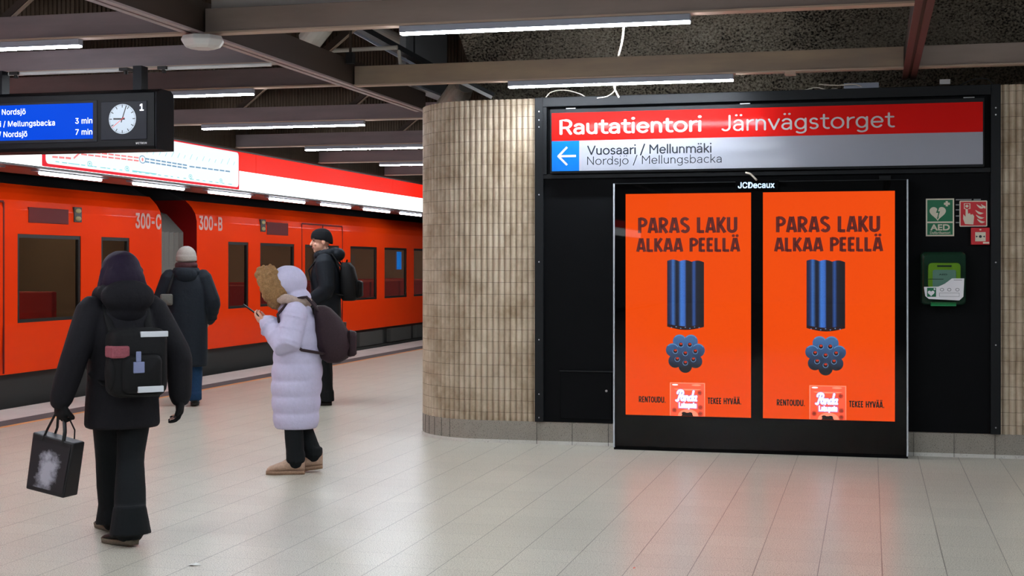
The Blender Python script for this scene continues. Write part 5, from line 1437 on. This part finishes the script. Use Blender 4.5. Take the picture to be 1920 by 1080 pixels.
# backpack
tb = thing('backpack', LA, 'black backpack with two white reflective strips on the walking person at left', 'backpack', rz=FA)
def soft_box(x0, x1, y0, y1, z0, z1, r=0.03):
    m = MB(); rs = []
    for y, k in ((y0, 0.80), (y0 + 0.015, 0.93), (y0 + 0.05, 1.0), (y1 - 0.02, 1.0), (y1, 0.95)):
        cx_, cz_ = (x0 + x1) / 2, (z0 + z1) / 2
        rs.append([(cx_ + (p[0] - cx_) * k, y, cz_ + (p[1] - cz_) * k) for p in rrect(x0, x1, z0, z1, r, 4)])
    m.rings(rs); return m
soft_box(-0.145, 0.165, -0.315, -0.155, 0.795, 1.165, 0.06).build('body', 'bag_black', tb, local=True, smooth=True)
soft_box(-0.10, 0.125, -0.345, -0.30, 0.815, 1.03, 0.04).build('pocket', 'bag_black', tb, local=True, smooth=True)
MB().ell((-0.135, -0.25, 0.93), (0.03, 0.06, 0.10), 14, 10).build('side_pocket', 'bag_plum' if False else 'bag_black', tb, local=True, smooth=True)
for z0_, z1_, x0_, x1_ in ((1.118, 1.148, 0.005, 0.155), (0.825, 0.858, -0.02, 0.12)):
    MB().box(x0_, x1_, -0.352 if z0_ < 1 else -0.318, -0.30, z0_, z1_).build('reflective_strip', 'reflective', tb, local=True, bevel=0.003)
MB().box(-0.155, -0.055, -0.33, -0.20, 1.01, 1.075).build('pink_flap', 'patch_pink', tb, local=True, bevel=0.012)
f = MB(); f.box(-0.045, 0.015, -0.356, -0.345, 0.93, 0.99); f.box(-0.03, -0.003, -0.354, -0.345, 0.99, 1.045); f.build('tag', 'tag_blue', tb, local=True, bevel=0.004)
for k in (-1, 1):
    MB().tube([(k * 0.10, -0.16, 1.13), (k * 0.115, -0.06, 1.285), (k * 0.115, 0.06, 1.285), (k * 0.12, 0.165, 1.13), (k * 0.15, 0.10, 0.93), (k * 0.14, -0.15, 0.86)], [(0.022, 0.009)] * 6, 10).build('strap', 'bag_black', tb, local=True, smooth=True)
# tote bag hanging from the left hand
MA = Matrix.Rotation(FA, 3, 'Z'); hl = V(LA) + MA @ V((J['wrl'][0] + 0.01, J['wrl'][1] + 0.03, J['wrl'][2] - 0.112))
RZT = YAW + math.radians(16) - math.radians(36)
tt = thing('tote_bag', hl, 'glossy black tote bag with a pale cloudy print, hanging from a gloved hand', 'bag', rz=RZT)
bw, bd, bh, top = 0.135, 0.062, 0.31, -0.085
b = MB()
lo = [(-bw * 0.92, -bd, top - bh), (bw * 0.92, -bd, top - bh), (bw * 0.92, bd, top - bh), (-bw * 0.92, bd, top - bh)]
hi = [(-bw, -bd * 0.8, top), (bw, -bd * 0.8, top - 0.01), (bw, bd * 0.8, top - 0.01), (-bw, bd * 0.8, top)]
b.rings([lo, hi]); tilt = Matrix.Rotation(math.radians(9), 3, 'Y')
b.v = [tuple(tilt @ V(v)) for v in b.v]
b.build('bag', 'tote_black', tt, local=True, bevel=0.008)
b = MB(); fr_ = [tilt @ V(v) for v in (V(lo[0]) * 0.0 + V((-bw * 0.86, -bd * 0.975 - 0.004, top - bh * 0.92)), V((bw * 0.86, -bd * 0.975 - 0.004, top - bh * 0.92)), V((bw * 0.9, -bd * 0.83 - 0.004, top - bh * 0.12)), V((-bw * 0.9, -bd * 0.83 - 0.004, top - bh * 0.12)))]
b.quad(*fr_, uv=[(0, 0), (1, 0), (1, 1), (0, 1)]); b.build('print', 'tote_print', tt, local=True, recalc=False)
for y in (-bd * 0.75, bd * 0.75):
    MB().tube([tilt @ V((-bw * 0.5, y, top - 0.03)), V((-bw * 0.42, y * 0.9, top + 0.04)) * 1.0, V((-0.03, y * 0.3, 0.03)), V((0.0, 0, 0.045)), V((0.03, y * 0.3, 0.03)), V((bw * 0.42, y * 0.9, top + 0.03)), tilt @ V((bw * 0.5, y, top - 0.03))], [(0.004, 0.011)] * 7, 8).build('handle', 'tote_black', tt, local=True, smooth=True)

# ---------------------------------------------------------- B: beige hat, long dark coat, blue jeans
FB = math.radians(24); LB = (-7.12, 13.95, 0)
tB = thing('person', LB, 'person in a beige knit hat, long dark coat and blue jeans walking away', 'person', rz=FB)
J = dict(neck=(0, 0.0, 1.43), chest=(0, 0, 1.24), pelvis=(0, 0, 0.92), shl=(-0.175, 0.0, 1.38), ell=(-0.275, -0.01, 1.12), wrl=(-0.23, 0.14, 0.93), shr=(0.175, 0.0, 1.38), elr=(0.285, -0.03, 1.10), wrr=(0.24, 0.12, 0.92),
         hipl=(-0.09, 0, 0.88), knl=(-0.085, 0.10, 0.50), anl=(-0.08, 0.12, 0.10), hipr=(0.09, 0, 0.88), knr=(0.095, 0.02, 0.49), anr=(0.09, -0.10, 0.11))
hands = {'l': ((0.2, 0.5, -0.6), (1, 0, 0), 1, 0.6), 'r': ((-0.2, 0.5, -0.6), (-1, 0, 0), -1, 0.6)}
P, R, bB = skeleton_body(tB, J, (0, 0.02, 1.572), 0.05, 0.0, 1.0, hands); face_parts(P, R, bB)
c = MB()
c.loft([(0.42, 0, 0.02, 0.215, 0.185), (0.44, 0, 0.02, 0.222, 0.19), (0.6, 0, 0.015, 0.225, 0.185), (0.8, 0, 0.01, 0.225, 0.175), (0.95, 0, 0.0, 0.220, 0.165), (1.1, 0, 0.0, 0.215, 0.160), (1.25, 0, 0.0, 0.212, 0.150), (1.35, 0, 0.0, 0.19, 0.128), (1.42, 0, 0.0, 0.13, 0.105), (1.47, 0, 0.0, 0.095, 0.09)], 36, 2.2)
for s in ('l', 'r'):
    limb(c, V(J['sh' + s]) + V((0, 0, -0.012)), J['el' + s], J['wr' + s], 0.094, 0.083, 0.066, 18); folds(c, J['el' + s], J['wr' + s], 0.078, 3, 0.006)
put('coat', c, 'coat_navy', tB, 0.010, 4)
c = MB(); c.loft([(1.40, 0, -0.01, 0.150, 0.125), (1.44, 0, -0.015, 0.152, 0.130), (1.48, 0, -0.01, 0.128, 0.115)], 28); c.ell((0, -0.10, 1.40), (0.12, 0.07, 0.085), 16, 10)
put('hood', c, 'coat_navy', tB, 0.010, 3)
c = MB(); c.loft([(1.465, 0, 0.0, 0.115, 0.108), (1.50, 0, 0.0, 0.122, 0.116), (1.535, 0, 0.0, 0.112, 0.108)], 24); c.ell((0.07, -0.05, 1.505), (0.055, 0.055, 0.035), 12, 8)
put('scarf', c, 'scarf_plum', tB, 0.009, 3)
c = MB(); c.ell((0, 0.01, 1.602), (0.106, 0.116, 0.110), 24, 16); c.loft([(1.545, 0, 0.005, 0.102, 0.112), (1.555, 0, 0.005, 0.112, 0.122), (1.60, 0, 0.005, 0.111, 0.121), (1.61, 0, 0.005, 0.104, 0.114)], 28)
put('knit_hat', c, 'hat_beige', tB, 0.007, 2)
c = MB()
for s in ('l', 'r'):
    limb(c, J['hip' + s], J['kn' + s], J['an' + s], 0.10, 0.078, 0.074, 16); folds(c, J['kn' + s], V(J['an' + s]), 0.074, 4, 0.004); c.tube([V(J['an' + s]) + V((0, 0, 0.03)), V(J['an' + s]) + V((0, 0, -0.045))], 0.078, 14, dome=False)
put('jeans', c, 'jeans_blue', tB, 0.009, 3)
for x, y, p_ in ((-0.08, 0.06, 0.0), (0.09, -0.165, 0.08)):
    u, so = MB(), MB(); shoe_shape(u, so, (x, y, 0), 0.0, 0.27, p_); put('shoe', u, 'shoe_black', tB); put('shoe_sole', so, 'sole_dark', tB)
tb = thing('shoulder_bag', LB, 'grey bag hanging at the left side of the person in the beige hat', 'bag', rz=FB)
soft_box(-0.26, -0.13, -0.245, -0.155, 1.08, 1.20, 0.02).build('body', 'patch_grey', tb, local=True, smooth=True)
MB().tube([(-0.19, -0.19, 1.19), (-0.14, -0.13, 1.36), (-0.10, -0.03, 1.478), (-0.08, 0.08, 1.455), (0.0, 0.16, 1.33)], [(0.014, 0.007)] * 5, 8).build('strap', 'bag_black', tb, local=True, smooth=True)

# ---------------------------------------------------------- C: lilac puffer coat, looking at a phone
FC = math.radians(110); LC = (-4.03, 9.60, 0)
tC = thing('person', LC, 'person in a long lilac puffer coat with fur-trimmed hood, looking down at a phone', 'person', rz=FC)
J = dict(neck=(0, 0.035, 1.225), chest=(0, 0.0, 1.06), pelvis=(0, -0.02, 0.78), shl=(-0.15, 0.0, 1.165), ell=(-0.215, 0.055, 0.915), wrl=(-0.075, 0.20, 1.085), shr=(0.15, 0.0, 1.165), elr=(0.21, 0.045, 0.915), wrr=(0.085, 0.19, 1.08),
         hipl=(-0.08, -0.02, 0.75), knl=(-0.075, 0.02, 0.43), anl=(-0.065, 0.0, 0.10), hipr=(0.08, -0.02, 0.75), knr=(0.075, 0.0, 0.43), anr=(0.06, -0.12, 0.125))
hands = {'l': ((0.35, 0.85, 0.35), (0.5, 0.1, 0.75), -1, 0.75), 'r': ((-0.35, 0.85, 0.35), (-0.5, 0.1, 0.75), 1, 0.75)}
P, R, bC = skeleton_body(tC, J, (0, 0.10, 1.355), 0.55, 0.0, 0.96, hands); face_parts(P, R, bC, 0.96)
c = MB(); rows = []
z = 0.325
prof_ = [(0.325, 0.155, 0.155, 0.0), (0.42, 0.165, 0.168, 0.0), (0.55, 0.178, 0.178, 0.0), (0.68, 0.185, 0.185, -0.005), (0.80, 0.185, 0.180, -0.01), (0.92, 0.185, 0.165, -0.01), (1.03, 0.185, 0.155, -0.005), (1.12, 0.175, 0.14, 0.0), (1.19, 0.14, 0.12, 0.01), (1.25, 0.09, 0.09, 0.025)]
def lerp_prof(z):
    for a_, b_ in zip(prof_, prof_[1:]):
        if a_[0] <= z <= b_[0] + 1e-9:
            t_ = (z - a_[0]) / (b_[0] - a_[0]); return [a_[i] + (b_[i] - a_[i]) * t_ for i in (1, 2, 3)]
    return list(prof_[-1][1:])
zs_ = [0.325 + 0.0125 * k for k in range(75)]
for z in zs_:
    rx, ry, cy = lerp_prof(min(z, 1.25)); q_ = abs(math.sin(PI * (z - 0.325) / 0.118)) ** 0.5; k_ = 0.93 + 0.085 * q_
    rows.append((z, 0, cy, rx * k_, ry * k_))
c.loft(rows, 36, 2.2)
for s in ('l', 'r'):
    limb(c, V(J['sh' + s]) + V((0, 0, -0.01)), J['el' + s], V(J['wr' + s]), 0.092, 0.092, 0.062, 18)
    a_, b_ = V(J['sh' + s]), V(J['el' + s]); folds(c, a_, b_, 0.090, 3, 0.010); folds(c, b_, V(J['wr' + s]), 0.078, 3, 0.010)
put('puffer_coat', c, 'coat_lilac', tC, 0.009, 3)
c = MB(); c.ell((0, 0.055, 1.375), (0.128, 0.135, 0.128), 24, 16); c.ell((0, -0.01, 1.27), (0.13, 0.10, 0.07), 18, 10)
hood = put('hood', c, 'coat_lilac', tC, 0.009, 3)
c = MB(); rr_ = random.Random(3)
Rm = Matrix.Rotation(-0.42, 3, 'X')
for k in range(30):
    a = 2 * PI * k / 30; p = V((0, 0.165, 1.345)) + Rm @ V((0.085 * math.cos(a), 0.0, 0.098 * math.sin(a)))
    c.ell(jig(p, k, 0.006), (0.062, 0.082, 0.062), 10, 8)
    for j in range(16):
        o_ = V((rr_.gauss(0, 1), rr_.gauss(0, 1), rr_.gauss(0, 1))).normalized()
        c.ell(p + V((o_.x * 0.062, o_.y * 0.082, o_.z * 0.062)), (0.017, 0.017, 0.022), 8, 6)
put('fur_trim', c, 'fur_tan', tC, 0.007, 1, 'golden-brown fur trim')
c = MB()
for k in range(26):
    a = 2 * PI * k / 26; p = V((0, 0.035, 1.255)) + V((0.13 * math.cos(a), 0.115 * math.sin(a), 0.018 * math.sin(a)))
    c.ell(jig(p, k + 60, 0.006), (0.038, 0.038, 0.036), 10, 8)
put('fur_collar', c, 'fur_pale', tC, 0.007, 1, 'pale pinkish fur collar')
c = MB()
for s in ('l', 'r'):
    limb(c, J['hip' + s], J['kn' + s], J['an' + s], 0.088, 0.068, 0.064, 16); folds(c, J['kn' + s], J['an' + s], 0.066, 3, 0.004); c.tube([V(J['an' + s]) + V((0, 0, 0.05)), V(J['an' + s]) + V((0, 0, -0.01))], 0.070, 14, dome=False)
put('trousers', c, 'trouser_black', tC, 0.009, 3)
for x, y, p_ in ((-0.06, -0.065, 0.0), (0.06, -0.19, 0.12)):
    u, so = MB(), MB(); shoe_shape(u, so, (x, y, 0), 0.0, 0.27, p_, 0.047, 0.125); put('shoe', u, 'shoe_tan', tC); put('shoe_sole', so, 'sole_tan', tC)
tb = thing('smartphone', V(LC), 'dark smartphone held in the hands of the person in the lilac coat', 'phone', rz=FC)
MB().obox((0.0, 0.315, 1.175), (0.037, 0, 0), (0, 0.062, 0.045), (0, -0.0025, 0.0035)).build('body', 'phone_black', tb, local=True, bevel=0.002)
MB().obox((0.0, 0.3135, 1.1785), (0.033, 0, 0), (0, 0.056, 0.0405), (0, -0.0003, 0.0004)).build('screen', 'eye', tb, local=True)
tb = thing('backpack', V(LC), 'dark plum backpack on the person in the lilac coat', 'backpack', rz=FC)
c = MB()
c.loft([(0.80, 0, -0.27, 0.10, 0.05), (0.83, 0, -0.275, 0.135, 0.10), (0.92, 0, -0.275, 0.15, 0.135), (1.02, 0, -0.255, 0.15, 0.125), (1.12, 0, -0.225, 0.14, 0.095), (1.19, 0, -0.19, 0.12, 0.06), (1.21, 0, -0.18, 0.08, 0.03)], 28, 2.6)
c.build('body', 'bag_plum', tb, local=True, smooth=True)
soft_box(-0.105, 0.105, -0.435, -0.37, 0.84, 1.03, 0.04).build('pocket', 'bag_plum', tb, local=True, smooth=True)
MB().box(0.118, 0.152, -0.36, -0.27, 1.03, 1.085).build('patch', 'patch_tan', tb, local=True, bevel=0.004)
for k in (-1, 1):
    MB().tube([(k * 0.10, -0.17, 1.17), (k * 0.12, -0.08, 1.275), (k * 0.125, 0.03, 1.262), (k * 0.12, 0.125, 1.15), (k * 0.15, 0.10, 1.0), (k * 0.19, -0.05, 0.90), (k * 0.13, -0.2, 0.87)], [(0.02, 0.01)] * 7, 10).build('strap', 'bag_plum', tb, local=True, smooth=True)

# ---------------------------------------------------------- D: man in black hat and jacket
FD = math.radians(104); LD = (-5.72, 14.45, 0)
tD = thing('person', LD, 'man in a black beanie and dark hooded jacket standing side-on before the train', 'person', rz=FD)
J = dict(neck=(0, 0.0, 1.60), chest=(0, -0.01, 1.38), pelvis=(0, -0.01, 1.0), shl=(-0.19, -0.01, 1.54), ell=(-0.26, -0.05, 1.24), wrl=(-0.20, 0.16, 1.10), shr=(0.19, -0.01, 1.54), elr=(0.26, -0.05, 1.24), wrr=(0.20, 0.16, 1.10),
         hipl=(-0.1, 0, 0.96), knl=(-0.11, 0.03, 0.53), anl=(-0.125, -0.02, 0.10), hipr=(0.1, 0, 0.96), knr=(0.11, 0.03, 0.53), anr=(0.12, 0.02, 0.10))
hands = {'l': ((0.3, 0.9, 0.1), (0.9, -0.1, 0), 1, 0.8), 'r': ((-0.3, 0.9, 0.1), (-0.9, -0.1, 0), -1, 0.8)}
P, R, bD = skeleton_body(tD, J, (0, 0.055, 1.755), 0.05, 0.35, 1.06, hands); face_parts(P, R, bD, 1.06)
c = MB()
c.loft([(0.83, 0, 0.0, 0.20, 0.155), (0.85, 0, 0.0, 0.21, 0.165), (0.98, 0, 0.0, 0.21, 0.165), (1.15, 0, 0.0, 0.208, 0.16), (1.3, 0, 0.0, 0.222, 0.165), (1.42, 0, 0.0, 0.23, 0.160), (1.52, 0, 0.0, 0.205, 0.135), (1.58, 0, 0.0, 0.14, 0.115), (1.63, 0, 0.01, 0.098, 0.098)], 36, 2.2)
for s in ('l', 'r'):
    limb(c, V(J['sh' + s]) + V((0, 0, -0.012)), J['el' + s], J['wr' + s], 0.104, 0.09, 0.064, 18); folds(c, J['el' + s], J['wr' + s], 0.078, 3, 0.006)
put('jacket', c, 'coat_jacket', tD, 0.010, 4)
c = MB()
for k in range(12):
    a = 2 * PI * k / 12; c.ell((0.105 * math.cos(a), -0.01 + 0.09 * math.sin(a), 1.625 - 0.02 * math.sin(a)), (0.055, 0.055, 0.055), 12, 8)
c.ell((0, -0.125, 1.62), (0.13, 0.085, 0.075), 16, 10)
put('hood', c, 'coat_jacket', tD, 0.010, 3)
c = MB(); Rh = Matrix.Rotation(0.35, 3, 'Z')
rs_ = []
for f_, k_ in ((0.0, 0.99), (0.04, 1.04), (0.25, 1.05), (0.5, 1.0), (0.72, 0.86), (0.88, 0.62), (0.97, 0.34), (1.0, 0.12)):
    ring_ = []
    for a_ in range(28):
        an_ = 2 * PI * a_ / 28; y_ = math.sin(an_) * 0.115 * k_ - 0.012; x_ = math.cos(an_) * 0.094 * k_
        low = 1.775 + 0.35 * y_ if y_ < 0 else 1.775 + 0.1 * y_
        ring_.append(V((0, 0.055, 0)) + Rh @ V((x_, y_, low + (1.905 - low) * f_)))
    rs_.append(ring_)
c.rings(rs_)
put('knit_hat', c, 'hat_black', tD, 0.007, 2)
c = MB()
for s in ('l', 'r'):
    limb(c, J['hip' + s], J['kn' + s], J['an' + s], 0.108, 0.084, 0.080, 16); folds(c, J['kn' + s], J['an' + s], 0.08, 4, 0.004); c.tube([V(J['an' + s]) + V((0, 0, 0.05)), V(J['an' + s]) + V((0, -0.005, -0.06))], 0.084, 14, dome=False)
c.loft([(0.86, 0, 0, 0.17, 0.13), (1.02, 0, 0, 0.17, 0.13)], 24)
put('trousers', c, 'trouser_black', tD, 0.009, 3)
for x, y, yw in ((-0.125, -0.075, 0.35), (0.12, -0.035, -0.5)):
    u, so = MB(), MB(); shoe_shape(u, so, (x, y, 0), yw, 0.285, 0.0); put('shoe', u, 'shoe_black', tD); put('shoe_sole', so, 'sole_dark', tD)
tb = thing('backpack', LD, 'black backpack on the man in the black beanie', 'backpack', rz=FD)
c = MB(); c.loft([(1.12, 0, -0.25, 0.11, 0.06), (1.15, 0, -0.26, 0.14, 0.095), (1.25, 0, -0.265, 0.15, 0.105), (1.36, 0, -0.25, 0.15, 0.09), (1.48, 0, -0.235, 0.14, 0.075), (1.535, 0, -0.215, 0.11, 0.045)], 26, 2.8); c.build('body', 'bag_black', tb, local=True, smooth=True)
soft_box(-0.11, 0.11, -0.395, -0.34, 1.15, 1.34, 0.035).build('pocket', 'bag_black', tb, local=True, smooth=True)
MB().tube([(-0.03, -0.22, 1.52), (-0.02, -0.23, 1.56), (0.02, -0.23, 1.56), (0.03, -0.22, 1.52)], 0.007, 8).build('handle', 'bag_black', tb, local=True, smooth=True)
for k in (-1, 1):
    MB().tube([(k * 0.11, -0.18, 1.48), (k * 0.125, -0.08, 1.625), (k * 0.125, 0.04, 1.62), (k * 0.13, 0.17, 1.45), (k * 0.16, 0.12, 1.25), (k * 0.14, -0.2, 1.18)], [(0.022, 0.009)] * 6, 10).build('strap', 'bag_black', tb, local=True, smooth=True)
